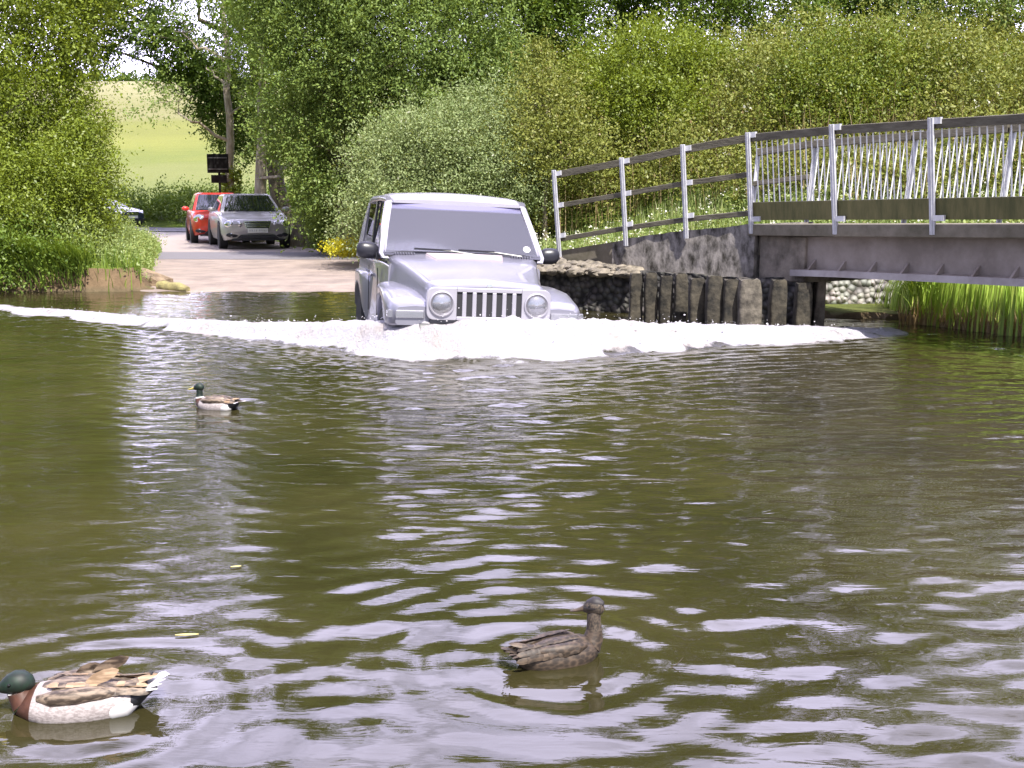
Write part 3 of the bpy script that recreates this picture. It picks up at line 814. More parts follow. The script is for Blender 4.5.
def leaf_quads(P, D, L, asp, rng, upb=.5):
    """rhombic leaves at P pointing along D"""
    n = len(P)
    D = unit(D)
    nr = rng.normal(size=(n, 3)) * .75; nr[:, 2] += upb * 1.6; nr[:, 1] -= .45
    S = unit(np.cross(D, nr))
    L = L[:, None]
    w = L * asp
    mid = P + D * L * .45
    Nn = np.cross(S, D)
    V = np.stack([P, mid + S * w * .5 + Nn * L * .06, P + D * L, mid - S * w * .5 + Nn * L * .06], 1).reshape(-1, 3)
    return V, np.arange(n * 4).reshape(n, 4)

def foliage(name, mat, parent, shoots_o, shoots_d, shoots_l, per, leaf, asp=.5, seed=1, spread=.06, droop=0.0, upb=.5, tintscale=.35):
    rng = np.random.default_rng(seed)
    n = len(shoots_o)
    t = rng.uniform(.05, 1, (n, per))
    O = shoots_o[:, None, :] + shoots_d[:, None, :] * (shoots_l[:, None] * t)[..., None]
    O[..., 2] -= droop * (t * shoots_l[:, None]) ** 2
    O = O + rng.normal(size=O.shape) * spread
    D = shoots_d[:, None, :] * .6 + rng.normal(size=O.shape) * .75
    D[..., 2] -= droop * .5
    P = O.reshape(-1, 3); D = D.reshape(-1, 3)
    L = leaf * rng.uniform(.5, 1.3, len(P))
    V, F = leaf_quads(P, D, L, asp, rng, upb)
    base = np.repeat(rng.random(n), per)
    tint = np.clip(base * tintscale * 2 * .5 + rng.random(len(P)) * (1 - tintscale), 0, 1)
    return np_mesh(name, V, F, mat, parent, attrs={'tint': ('FACE', tint)})

def crown_shoots(blobs, nclump, per_clump, slen, rng, crad=.25, shell=.55, up=.25, low=-1.0):
    """blobs: (cx,cy,cz,rx,ry,rz,weight). shoots burst from clumps lying in the outer part of each lobe"""
    w = np.array([b[6] if len(b) > 6 else b[3] * b[4] + b[4] * b[5] + b[3] * b[5] for b in blobs]); w = w / w.sum()
    idx = rng.choice(len(blobs), nclump, p=w)
    B = np.array([b[:6] for b in blobs])[idx]
    d = unit(rng.normal(size=(nclump, 3)))
    r = shell + (1 - shell) * rng.random(nclump) ** .6
    # bumpy shell so the outline is uneven
    r = r * (1 + .22 * (vnoise(d[:, 0] * 2.3 + idx * 7, d[:, 2] * 2.3 + d[:, 1] * 1.7) - .5) * 2)
    c = B[:, :3] + d * B[:, 3:] * r[:, None]
    out_ = unit(d / B[:, 3:])
    cr = crad * rng.uniform(.5, 1.5, nclump)
    cc = np.repeat(c, per_clump, 0); oo = np.repeat(out_, per_clump, 0); rr = np.repeat(cr, per_clump)
    so = cc + rng.normal(size=cc.shape) * rr[:, None] * .5
    sd = unit(oo * .8 + rng.normal(size=cc.shape) * .6 + np.array([0, 0, up]))
    sl = slen * rng.uniform(.5, 1.5, len(so))
    k = so[:, 2] > low
    return so[k], sd[k], sl[k]

def ground_z(x, y): return float(terrain_h(np.array([x]), np.array([y]))[0])

def limb(mb, a, b, r0, r1, wob=.08, n=7, sides=8, rnd=random):
    a, b = Vector(a), Vector(b); L = (b - a).length
    pts = [a.lerp(b, i / n) + Vector((rnd.gauss(0, 1), rnd.gauss(0, 1), rnd.gauss(0, .5))) * wob * L * .12 * (0 if i in (0,) else 1) for i in range(n + 1)]
    mb.tube(pts, [r0 + (r1 - r0) * (i / n) ** .8 for i in range(n + 1)], sides)
    return pts

def tree(name, label, cat, base, trunk, blobs, mat, bark, nclump, per_clump, per, leaf, slen=.35, seed=1, crad=.3, shell=.5, group=None, lean=(0, 0), asp=.5, nb=9, stf=.6, droop=0, up=.25, low=-1, spread=.06, r=.16, tintscale=.35):
    """base (x,y); trunk height"""
    x, y = base; z = ground_z(x, y) - .1
    root = thing(name, label, cat, (x, y, z), group=group)
    rnd = random.Random(seed); rng = np.random.default_rng(seed)
    mb = MB()
    top = Vector((lean[0], lean[1], trunk))
    pts = limb(mb, (0, 0, 0), top, r, r * .45, wob=.05, n=10, sides=10, rnd=rnd)
    for b in sorted(blobs, key=lambda q: -q[3])[:nb]:
        tgt = Vector((b[0] - x, b[1] - y, b[2] - z)) + Vector((rnd.uniform(-.4, .4) * b[3], rnd.uniform(-.4, .4) * b[4], rnd.uniform(-.3, .5) * b[5]))
        st = pts[min(len(pts) - 1, max(2, int(len(pts) * min(.95, max(.25, tgt.z / trunk * stf)))))]
        q = limb(mb, st, tgt, r * .38, r * .06, wob=.5, n=6, sides=6, rnd=rnd)
        for _ in range(3):
            s2 = q[rnd.randint(2, 5)]
            limb(mb, s2, s2 + Vector((rnd.gauss(0, 1), rnd.gauss(0, 1), rnd.gauss(.4, .6))) * b[3] * .45, r * .12, r * .02, wob=.5, n=4, sides=5, rnd=rnd)
    mb.build('trunk', bark, root, smooth=60, fix=False)
    so, sd, sl = crown_shoots([(b[0] - x, b[1] - y, b[2] - z) + tuple(b[3:]) for b in blobs], nclump, per_clump, slen, rng, crad, shell, up, low - z)
    foliage('crown', mat, root, so, sd, sl, per, leaf, asp, seed, spread, droop, tintscale=tintscale)
    return root

def B(u, v, Y, rx, rz, ry=None, w=None):
    """a lobe of foliage whose middle is seen at pixel (u,v) at depth Y; radii in metres"""
    p = W(u, v, Y)
    t = (p.x, p.y, p.z, rx, ry or rx, rz)
    return t + ((w,) if w else ())

# left bank -------------------------------------------------
tree('overhanging_tree', 'tall sunlit yellow green tree rising at the left edge above the bank bushes', 'tree', (-9.6, 20.5), 5.5,
     [B(-40, 60, 19.5, 1.9, 1.7), B(15, 10, 19.5, 1.4, 1.2), B(30, 75, 19, .95, .9), B(-10, 130, 18.8, 1.3, 1.0), B(60, 40, 19.8, .75, .65), B(-60, -60, 20, 2.2, 1.7), B(10, -70, 20.5, 1.5, 1.1), B(-90, -160, 21, 2, 1.5), B(-30, -160, 20.5, 1.9, 1.4), B(-60, -230, 21, 1.9, 1.4), B(-150, 20, 20, 2.2, 2.5), B(50, 120, 19, .7, .7), B(78, 8, 19.6, .62, .6), B(45, 0, 19.6, .9, .8), B(88, -40, 20, .8, .8), B(20, 40, 19.3, .9, .7), B(80, 70, 19.2, .45, .4)],
     M['bush'], M['bark'], 1700, 9, 14, .068, slen=.35, seed=21, crad=.28, r=.2)
tree('bank_bush', 'broad leafy bush filling the left bank below the tall tree, reaching the water', 'bush', (-8.0, 18.8), 1.6,
     [B(10, 190, 18.2, 1.2, .8), B(65, 175, 18.6, .75, .65), B(85, 215, 18.8, .45, .5), B(40, 235, 17.8, .7, .45), B(-30, 230, 17.6, 1.0, .7), B(88, 165, 19.2, .35, .4), B(75, 130, 19.2, .5, .5), B(-60, 170, 18.5, 1.3, 1), B(98, 190, 19.4, .32, .3)],
     M['bush'], M['bark_dark'], 950, 9, 14, .055, slen=.30, seed=22, crad=.2, shell=.35, r=.07, low=.05)
tree('dark_bush', 'deeper green bush at the far left with its skirts hanging over the river', 'bush', (-9.2, 17.6), 1.0,
     [B(0, 262, 17.0, .85, .42), B(48, 268, 17.1, .42, .28), B(-60, 255, 16.8, 1.0, .6), B(22, 246, 17.0, .5, .3), B(-140, 240, 16.5, 1.3, .8)],
     M['mid'], M['bark_dark'], 300, 8, 11, .06, slen=.28, seed=23, crad=.16, shell=.3, r=.06, low=.02)

def blades(name, mat, pts, hmin, hmax, w, seed, label, cat=None, kind='stuff', lean=.35, segs=3, parent=None, bias=(0, 0)):
    """tapering bent blades; pts (N,3) roots"""
    rng = np.random.default_rng(seed); n = len(pts)
    h = rng.uniform(hmin, hmax, n); az = rng.uniform(0, 2 * PI, n)
    ln = rng.uniform(.05, lean, n)
    dx = np.cos(az) * ln + bias[0]; dy = np.sin(az) * ln + bias[1]
    sxv = np.stack([-np.sin(az), np.cos(az), np.zeros(n)], 1)
    # turn most blades broadside at random
    rings = []
    for k in range(segs + 1):
        t = k / segs
        c = pts + np.stack([dx * h * t ** 2, dy * h * t ** 2, h * t * (1 - .25 * ln * t)], 1)
        ww = (w * (1 - t ** 1.6) + .0008)
        rings.append((c - sxv * ww / 2, c + sxv * ww / 2))
    V = np.stack([q for r in rings for q in r], 1).reshape(-1, 3)
    nv = 2 * (segs + 1); F = []
    for k in range(segs):
        F.append(np.stack([np.arange(n) * nv + 2 * k + j for j in (0, 1, 3, 2)], 1))
    F = np.concatenate(F); tint = np.tile(rng.random(n), segs)
    o = np_mesh(name, V, F, mat, parent, attrs={'tint': ('FACE', tint)})
    return tag(o, label, cat, kind=kind)

def scatter(n, xr, yr, seed, cond=None, lift=-.02):
    rng = np.random.default_rng(seed)
    x = rng.uniform(*xr, n); y = rng.uniform(*yr, n)
    k = np.ones(n, bool) if cond is None else cond(x, y)
    x, y = x[k], y[k]
    return np.stack([x, y, terrain_h(x, y) + lift], 1)
landc = lambda x, y: (y > np.interp(x, SHX, SHY) + .12) & (x < np.interp(y, LEY, LEX) - .12)
blades('bank_grass', M['grass'], scatter(26000, (-12, -5.6), (16, 26), 31, lambda x, y: landc(x, y) & (vnoise(x * 2, y * 2) > .25)), .12, .42, .016, 31, 'long pale green grass and nettles on the left bank edge')
n = 5200; x = np.random.default_rng(36).uniform(-13, -6.55, n); y = np.interp(x, SHX, SHY) + np.random.default_rng(37).uniform(.0, .45, n)
blades('overhanging_grass', M['grass'], np.stack([x, y, terrain_h(x, y + .12)], 1), .2, .55, .017, 38, 'grass tumbling over the left bank edge into the river', lean=.9, bias=(.1, -.75))
# nettles and weeds between bush and lane
rng = np.random.default_rng(33)
pts = scatter(4200, (-9.4, -5.6), (17.15, 30), 34, lambda x, y: (x < np.interp(y, LEY, LEX) - .02 - .3 * rng.random(len(x))) & (x > np.interp(y, LEY, LEX) - 2.3))
hh = rng.uniform(.25, .55, len(pts)) * (1 + .9 * sstep(.3, 1.8, np.interp(pts[:, 1], LEY, LEX) - pts[:, 0]))
dd = unit(np.stack([rng.normal(0, .22, len(pts)) + .1, rng.normal(0, .2, len(pts)), np.ones(len(pts))], 1))
o = foliage('bank_weeds', M['weed'], None, pts, dd, hh, 20, .055, .42, 35, .045, upb=.6)
tag(o, 'nettles and cow parsley leaning over the verge beside the lane', kind='stuff')

# trees round the parked cars -----------------------------------
tree('ivied_tree', 'slim pale trunk tree with ivy at its foot standing right behind the sign', 'tree', (W(232, 190, 37).x, 37), 8.2,
     [B(235, 25, 37, 1.5, 1.0, w=1.2), B(200, 60, 37, .9, .55, w=.7), B(265, 75, 36.5, 1.0, .9), B(175, 25, 37.5, 1.2, .8, w=.9), B(225, -50, 38, 2.2, 1.5), B(240, -130, 38, 2.4, 1.8), B(290, -190, 38, 2.4, 1.8), B(160, 95, 36, .55, .45, w=.5), B(150, -40, 38, 1.6, 1.1), B(215, 130, 37.5, .45, .5, w=.2), B(280, 120, 37.5, .7, .7), B(255, 150, 37.6, .6, .5, w=.3), B(150, 102, 36.5, .8, .5, w=.6), B(165, 92, 36.5, .5, .4, w=.3)],
     M['willow'], M['bark_pale'], 520, 7, 11, .10, slen=.5, seed=41, crad=.35, shell=.3, r=.17, stf=.82)
tr = tree('leaning_tree', 'stouter forked grey trunk tree just right of the ivied tree, behind the silver saloon', 'tree', (W(256, 196, 34).x, 34), 8.8,
     [B(262, 40, 34, 1.3, 1.2), B(290, 90, 33.5, 1.1, 1.1), B(250, 0, 34, 1.4, .9), B(275, -60, 34.5, 1.8, 1.3), B(300, 160, 33, .8, .8, w=.8)],
     M['mid'], M['bark_pale'], 420, 7, 11, .09, slen=.45, seed=42, crad=.35, shell=.35, lean=(.6, .3), r=.21, stf=.8)
# dark hanging bough of an older tree behind
tree('dark_oak', 'old dark leaved tree whose heavy boughs hang across the sky gap over the field', 'tree', (W(285, 200, 44).x, 44), 8,
     [B(130, 15, 43, 1.8, 1.1, w=1.3), B(100, 40, 43, 1.0, .8, w=.7), B(165, 40, 42.5, .9, .6, w=.7), B(175, 72, 43, .6, .4, w=.4), B(203, 112, 43, .35, .4, w=.35), B(200, 78, 43, .9, .7, w=.9), B(230, 110, 43.5, 1.1, 1.0, w=1.0), B(75, -20, 43, 2.0, 1.2, w=1.0), B(170, -45, 44, 3, 2, w=1.6), B(110, -70, 43, 2.6, 1.8, w=1.4), B(150, -130, 44, 3, 2, w=1.4), B(90, -170, 44, 2.6, 1.9, w=1.0), B(200, -200, 44, 3, 2, w=1.2), B(130, -250, 44, 2.8, 2, w=1.0), B(260, 60, 44, 2.6, 2.6, w=2.2), B(245, 140, 44.5, .9, .9, w=.6), B(300, -50, 45, 3, 2.5, w=1)],
     M['dark'], M['bark_dark'], 1500, 7, 11, .13, slen=.55, seed=43, crad=.45, shell=.3, lean=(-1.2, 0), r=.38, nb=12)
# ivy at the foot of the slim trunk
rng = np.random.default_rng(45); n = 420
bx, by = W(232, 190, 37).x, 37; bz = ground_z(bx, by)
a_ = rng.uniform(0, 2 * PI, n); hz = rng.uniform(0, 2.3, n) ** 1.0
so_ = np.stack([bx + .17 * np.cos(a_), by + .17 * np.sin(a_), bz + hz], 1)
o = foliage('ivy', M['bush'], None, so_, unit(np.stack([np.cos(a_), np.sin(a_), .3 + 0 * a_], 1)), np.full(n, .12), 5, .10, .8, 45, .05)
tag(o, 'bright ivy climbing the foot of the slim pale trunk', 'ivy')

# big willow in the middle ---------------------------------------
tree('willow_tree', 'large dense green tree in the centre, towering behind the silver four wheel drive', 'tree', (W(345, 235, 25.5).x, 25.5), 6.5,
     [B(330, 60, 25, 1.35, 1.4), B(300, 120, 25.5, .9, 1.1), B(390, 40, 24.5, 1.6, 1.3), B(455, 30, 24.5, 1.2, 1.1), B(340, 160, 25, 1.1, 1.0), B(400, 110, 24.2, 1.1, 1.0), B(455, 95, 24, .95, .8), B(322, 185, 26, .6, .6), B(300, 10, 26, 1.3, 1.2), B(370, -50, 25, 2.0, 1.5), B(450, -60, 25.5, 1.8, 1.4), B(485, 60, 24.6, .75, .7), B(350, 210, 25.5, 1.1, .5), B(290, -60, 26, 1.6, 1.2), B(310, -130, 26.5, 1.5, 1.2), B(290, -190, 27, 1.4, 1.3), B(340, 215, 26, .7, .5)],
     M['willow'], M['bark'], 2300, 9, 14, .078, slen=.42, seed=51, crad=.3, shell=.5, droop=.35, r=.3, nb=14)
tree('silver_sallow', 'lower shrub with pale silvery leaves in front of the large green tree', 'shrub', (W(430, 225, 21.5).x, 21.5), 1.8,
     [B(430, 150, 21.5, .95, .6), B(385, 165, 21.5, .65, .5), B(480, 160, 21.5, .7, .5), B(470, 122, 22, .6, .4), B(495, 110, 22.3, .35, .3), B(395, 205, 21, .7, .45), B(450, 200, 21.2, .9, .5), B(510, 190, 21.5, .6, .35), B(362, 225, 21, .45, .3)],
     M['silver'], M['bark'], 850, 9, 13, .056, slen=.42, seed=52, crad=.3, shell=.2, r=.07, low=.1)
tree('shade_bush', 'low dark bush on the verge between silver saloon and four wheel drive', 'bush', (W(322, 240, 27.5).x, 27.5), 1.0,
     [B(336, 228, 27.5, .55, .4), B(345, 232, 26.5, .6, .35), B(318, 205, 29, .35, .5)],
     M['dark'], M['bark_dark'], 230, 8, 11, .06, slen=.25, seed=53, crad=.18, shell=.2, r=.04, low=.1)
# yellow flowered weed patch beside the lane
rng = np.random.default_rng(54); n = 260
px = W(348, 236, 22.5).x + rng.normal(0, .2, n); py = 22.5 + rng.normal(0, .3, n)
pz = terrain_h(px, py)
o = foliage('flowering_weeds', M['yellow'], None, np.stack([px, py, pz + .22], 1), unit(np.stack([rng.normal(0, .2, n), rng.normal(0, .2, n), np.ones(n)], 1)), np.full(n, .26), 9, .05, .8, 55, .05)
tag(o, 'yellow flowering weeds beside the lane left of the four wheel drive', kind='stuff')
# old grey stump
sb = W(302, 222, 31); sz = ground_z(sb.x, 31)
mb = MB(); rg = random.Random(4); rings = []
for k in range(9):
    t = k / 8; rings.append([(sb.x + (.50 - .12 * t + .06 * math.sin(3 * a + k * .3)) * math.cos(a) + .25 * t, 31 + .4 * math.sin(a), sz - .1 + 1.25 * t + (.16 * math.sin(2 * a + 1) if k == 8 else 0)) for a in [2 * PI * q / 18 for q in range(18)]])
mb.loft(rings)
tag(mb.build('tree_stump', M['bark_pale'], smooth=60), 'broad pale weathered stump under the trees beside the silver saloon', 'stump')

# verge grass right of the lane
blades('verge_grass', M['grass'], scatter(14000, (-9.5, 2), (16.5, 33), 61, lambda x, y: (x > np.interp(y, REY, REX) + .05) & (x < np.interp(y, REY, REX) + 3.4)), .06, .20, .014, 61, 'short sunlit grass on the verge right of the lane')
# rank grass and flowering herbs on the slope behind the ramp
slopec = lambda x, y: (x > np.interp(y, REY, REX) + .4) & (y > np.interp(x, SHX, SHY) + 1.9)
blades('slope_grass', M['weed'], scatter(30000, (0, 13), (14.5, 21), 62, lambda x, y: slopec(x, y) & (vnoise(x * 1.5, y * 1.5) > .2)), .15, .5, .018, 62, 'tall pale grass and herbs on the slope behind the ramp railings')
rng = np.random.default_rng(63)
pts = scatter(3400, (-.6, 9), (15.5, 19.8), 64, slopec)
o = foliage('slope_herbs', M['weed'], None, pts, unit(np.stack([rng.normal(0, .25, len(pts)), rng.normal(0, .25, len(pts)), np.ones(len(pts))], 1)), rng.uniform(.2, .55, len(pts)), 15, .055, .5, 64, .06)
tag(o, 'leafy herbs on the slope behind the ramp railings', kind='stuff')

pts = scatter(420, (-.4, 9), (15.6, 20), 66, slopec) + np.array([0, 0, .5])
o = foliage('herb_flowers', M['white_flower'], None, pts, unit(np.tile([0, -.3, 1.0], (len(pts), 1))), np.full(len(pts), .03), 7, .035, .9, 67, .03, upb=2)
tag(o, 'small white flowers among the herbs behind the ramp railings', kind='stuff')
# bramble thicket covering the hill -----------------------------
rng = np.random.default_rng(71); n = 5200
x = rng.uniform(-.8, 17, n); y = rng.uniform(17.2, 27, n)
hb = .25 + 1.7 * vnoise(x * .62 + 3, y * .5) ** 1.5 + .7 * vnoise(x * 1.6, y * 1.4) ** 2
k = (x > np.interp(y, REY, REX) + 1.4 + .5 * vnoise(x, y)) & (y > 20.6 - .32 * x - .30 * np.clip(x - 3.5, 0, 6) + 1.4 * vnoise(x * .8, 3))
x, y, hb = x[k], y[k], hb[k]
z = terrain_h(x, y) + hb * rng.uniform(.35, 1, len(x))
cc = np.repeat(np.stack([x, y, z], 1), 7, 0)
so_ = cc + rng.normal(size=cc.shape) * .16
sd_ = unit(rng.normal(size=cc.shape) * .6 + np.array([0, -.25, .7]))
sl_ = rng.uniform(.15, .6, len(cc))
o = foliage('bramble_thicket', M['bramble'], None, so_, sd_, sl_, 12, .066, .55, 71, .06, tintscale=.62)
tag(o, 'tangled yellow green bramble thicket covering the slope behind the bridge', kind='stuff')
# dry stalks poking out
n = 7000; j = rng.choice(len(x), n)
roots = np.stack([x[j], y[j], terrain_h(x[j], y[j]) + .1], 1)
blades('dry_stalks', M['straw'], roots + np.random.default_rng(74).normal(0, .25, (n, 3)) * [1, 1, 0], .5, 1.5, .009, 72, 'thin dry brown stalks standing in the bramble thicket', lean=.5)
# white elder flowers scattered in the thicket
n = 330; j = rng.choice(len(x), n)
fp = np.stack([x[j], y[j], z[j] + .22], 1)
o = foliage('white_flowers', M['white_flower'], None, fp, unit(np.tile([0, -.3, 1.0], (n, 1))), np.full(n, .03), 9, .05, .9, 73, .035, upb=2)
tag(o, 'small white flower heads dotted through the brambles', kind='stuff')

tree('elder_bush', 'domed bush with tawny tips standing above the brambles at upper right', 'bush', (W(870, 150, 22.5).x, 22.5), 2.2,
     [B(850, 75, 22, 1.25, .75), B(800, 105, 21.5, .8, .5), B(910, 85, 22, 1.1, .6), B(960, 105, 21.8, 1.0, .5), B(860, 115, 21.2, 1.0, .45), B(1010, 95, 22.3, .9, .55)],
     M['elder'], M['bark'], 900, 8, 13, .062, slen=.5, seed=81, crad=.3, shell=.3, r=.09)
tree('thicket_shrub', 'rounded pale green shrub in the thicket above the ramp railings', 'shrub', (W(640, 120, 23.5).x, 23.5), 2.0,
     [B(650, 60, 23.5, 1.1, .6), B(600, 85, 23, .8, .55), B(700, 70, 23.8, .8, .45), B(655, 105, 22.5, .9, .5)],
     M['bush'], M['bark'], 420, 8, 12, .07, slen=.4, seed=82, crad=.22, shell=.4, r=.08)
tree('thicket_shrub', 'brownish green spindly shrub between the large tree and the ramp railings', 'shrub', (W(545, 170, 21.5).x, 21.5), 1.8,
     [B(545, 110, 22, .75, .6), B(520, 150, 21.5, .5, .5), B(570, 150, 21.3, .7, .5), B(545, 75, 23, .6, .45)],
     M['bramble'], M['bark'], 300, 8, 10, .065, slen=.42, seed=83, crad=.22, shell=.3, r=.07)

# wood along the top --------------------------------------------
G = 'trees along the top of the slope'
tree('back_tree', 'mid green tree beside the large central one, at the top of the slope', 'tree', (W(540, 100, 28.5).x, 28.5), 4.6,
     [B(520, 20, 28, 1.5, 1.2), B(560, 35, 28, 1.1, .9), B(500, 75, 27, .8, .7), B(550, -50, 28, 1.6, 1.3), B(590, -150, 29, 1.6, 1.4)],
     M['mid'], M['bark'], 800, 8, 12, .095, slen=.42, seed=91, crad=.3, shell=.4, group=G, r=.16)
tree('back_tree', 'dark shady tree making the deepest green at the top of the slope', 'tree', (W(620, 60, 34).x, 34), 5.5,
     [B(615, 15, 33, 1.7, 1.0), B(655, 5, 33, 1.5, 1.0), B(600, -60, 34, 2.6, 1.6), B(670, -70, 34, 2.2, 1.6), B(620, -140, 35, 3, 2.2), B(690, -170, 35, 3, 2), B(640, -240, 35, 3, 2)],
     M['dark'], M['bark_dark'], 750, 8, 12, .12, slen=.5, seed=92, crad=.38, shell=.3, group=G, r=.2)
tree('back_tree', 'green tree with a bare pale trunk showing above the thicket', 'tree', (W(725, 60, 29).x, 29), 4.5,
     [B(735, 20, 28.5, 1.2, .7), B(770, 35, 28, 1.3, .75), B(700, 5, 29, 1.1, .7), B(745, -55, 29, 2.2, 1.4), B(690, -70, 30, 2, 1.3), B(750, -150, 30, 2.4, 1.8), B(720, -220, 30, 2.3, 1.7), B(790, -250, 31, 2.2, 1.7), B(800, 10, 28.5, 1.2, .9)],
     M['mid'], M['bark_pale'], 1000, 8, 12, .095, slen=.42, seed=93, crad=.3, shell=.4, group=G, r=.13, lean=(0, -.3))
tree('back_tree', 'broad dark green tree at the top right behind the domed bush', 'tree', (W(880, 60, 31).x, 31), 5,
     [B(850, 10, 30, 1.5, 1.0), B(900, 0, 30, 1.8, 1.2), B(820, -60, 31, 2.2, 1.5), B(920, -70, 31, 2.4, 1.6), B(860, -150, 32, 2.8, 2), B(880, -230, 32, 2.8, 2)],
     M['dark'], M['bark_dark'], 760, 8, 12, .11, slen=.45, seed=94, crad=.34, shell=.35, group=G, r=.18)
tree('back_tree', 'greyish green willow at the right edge of the wood', 'tree', (W(1000, 70, 27).x, 27), 5,
     [B(980, 35, 26.5, 1.3, .9), B(1020, 20, 26.5, 1.4, 1.0), B(950, -20, 27, 1.6, 1.2), B(1050, -60, 27, 2.4, 1.8), B(980, -130, 28, 2.4, 1.8), B(1000, -210, 28, 2.4, 1.8), B(1090, 40, 26, 1.6, 1.4)],
     M['willow'], M['bark'], 800, 8, 12, .085, slen=.42, seed=95, crad=.3, shell=.4, group=G, r=.16, droop=.2)
rng = np.random.default_rng(99); n = 1500
x = rng.uniform(-7.5, 24, n); y = 38 + rng.normal(0, 1.2, n); z = 1.5 + rng.random(n) * (9.5 + 3 * vnoise(x * .4, 1.0))
cc = np.repeat(np.stack([x, y, z], 1), 6, 0)
o = foliage('distant_wood', M['mid'], None, cc + rng.normal(size=cc.shape) * .35, unit(rng.normal(size=cc.shape) + [0, -.2, .5]), rng.uniform(.4, 1.0, len(cc)), 10, .17, .55, 99, .12)
tag(o, 'deeper wood closing the view behind the trees on the slope', kind='stuff')
# shaded hedge beyond the lane and the hedge on the skyline
rng = np.random.default_rng(101)
n = 900; x = rng.uniform(-32, -8, n); y = 53.5 + .18 * (x + 20) + rng.normal(0, .8, n); y = 53.5 - .12 * (x + 20) + rng.normal(0, .7, n)
z = terrain_h(x, y) + rng.uniform(.0, 1.15, n)
cc = np.repeat(np.stack([x, y, z], 1), 7, 0)
o = foliage('roadside_hedge', M['mid'], None, cc + rng.normal(size=cc.shape) * .2, unit(rng.normal(size=cc.shape) + [0, 0, .6]), rng.uniform(.2, .6, len(cc)), 9, .13, .5, 101, .08)
tag(o, 'low shaded hedge along the foot of the field behind the cars', 'hedge')
n = 700; x = rng.uniform(-90, -10, n); y = 178 + rng.normal(0, 1.2, n)
z = terrain_h(x, y) + rng.uniform(-.2, 1.6, n)
cc = np.repeat(np.stack([x, y, z], 1), 5, 0)
o = foliage('skyline_hedge', M['dark'], None, cc + rng.normal(size=cc.shape) * .5, unit(rng.normal(size=cc.shape) + [0, 0, .4]), rng.uniform(.4, 1.1, len(cc)), 7, .5, .6, 102, .25)
tag(o, 'thin dark hedge on the skyline at the top of the field', 'hedge')
# reeds under the bridge ---------------------------------------
rng = np.random.default_rng(121)
n = 4200; t = rng.random(n)
sh0 = np.array([[.372 * 12.5, 12.5], [.407 * 12.0, 12.0], [.4655 * 11.35, 11.35], [8.5, 9.6]])
xx = rng.uniform(sh0[0, 0], 8.5, n); base = np.interp(xx, sh0[:, 0], sh0[:, 1])
yy = base + .05 + rng.random(n) ** 1.2 * 1.5 + .10 * rng.normal(size=n)
pts = np.stack([xx, yy, np.maximum(terrain_h(xx, yy), -.05)], 1)
blades('reeds', M['reed'], pts, .4, .95, .022, 121, 'bright upright green reeds at the water edge beneath the bridge', lean=.5, segs=4)
n = 420; yy = 12.6 + rng.random(n) * .9; xx = rng.uniform(910 - 512, 940 - 512, n) / FPX * yy
blades('drooping_sedge', M['reed'], np.stack([xx, yy, rng.uniform(.1, .55, n)], 1), .35, .75, .026, 122, 'drooping green sedge tuft at the corner of the flint wall', lean=1.1, segs=5)
blades('dead_reeds', M['straw'], np.stack([rng.uniform(Wz(905, 326).x, 8, 1000), np.zeros(1000), np.full(1000, -.03)], 1) * 1.0 + np.stack([np.zeros(1000), 0 * rng.random(1000), np.zeros(1000)], 1), .10, .38, .014, 123, 'brown dead reed stems along the water line under the bridge', lean=.5)
o = bpy.data.objects['dead_reeds']
V = np.zeros(len(o.data.vertices) * 3, np.float32); o.data.vertices.foreach_get('co', V); V = V.reshape(-1, 3); V[:, 1] += np.interp(V[:, 0], sh0[:, 0], sh0[:, 1]) + .02; o.data.vertices.foreach_set('co', V.ravel())
# plants under and behind the bridge deck
pts = scatter(2600, (4.2, 12), (11.5, 16.5), 124, lambda x, y: (y > np.interp(x, SHX, SHY) + .35) & (x / y > .375))
o = foliage('bank_plants', M['weed'], None, pts, unit(np.stack([rng.normal(0, .25, len(pts)), rng.normal(0, .25, len(pts)), np.ones(len(pts))], 1)), rng.uniform(.35, 1.0, len(pts)), 16, .07, .6, 125, .08)
tag(o, 'leafy bank plants seen through the railings beyond the bridge', kind='stuff')

# undercut earth bank at the lane corner, with its kerb log
mb = MB()
e0, e1 = Wz(82, 290), Wz(168, 289)
wall_strip(mb, [e0 + Vector((-.5, .3, 0)), e0 + Vector((0, .12, 0)), e0.lerp(e1, .5) + Vector((0, .16, 0)), e1 + Vector((-.22, .16, 0))], [-.5] * 4, [.36, .35, .30, .12], .5, sub=.07, rough=.12, seed=12)
M['earth'] = pmat('crumbling_earth', (.30, .22, .14), .95, col2=(.13, .09, .055), scale=6, bump=1.0, bscale=12)
tag(mb.build('earth_bank', M['earth'], smooth=45), 'crumbling brown earth bank cut away at the corner of the ford', kind='structure')
mb = MB(); l0, l1 = Wz(160, 286, .06), Wz(188, 289, .04)
mb.tube([l0 + (l1 - l0) * (k / 6) + Vector((0, .0, .01 * math.sin(k * 2))) for k in range(7)], [.085, .09, .085, .088, .08, .07, .045], 10)
tag(mb.build('log', pmat('mossy_log', (.34, .30, .12), .9, col2=(.18, .15, .07), scale=9, bump=.6), smooth=50), 'short mossy log lying where the earth bank meets the sandy ramp', 'log')

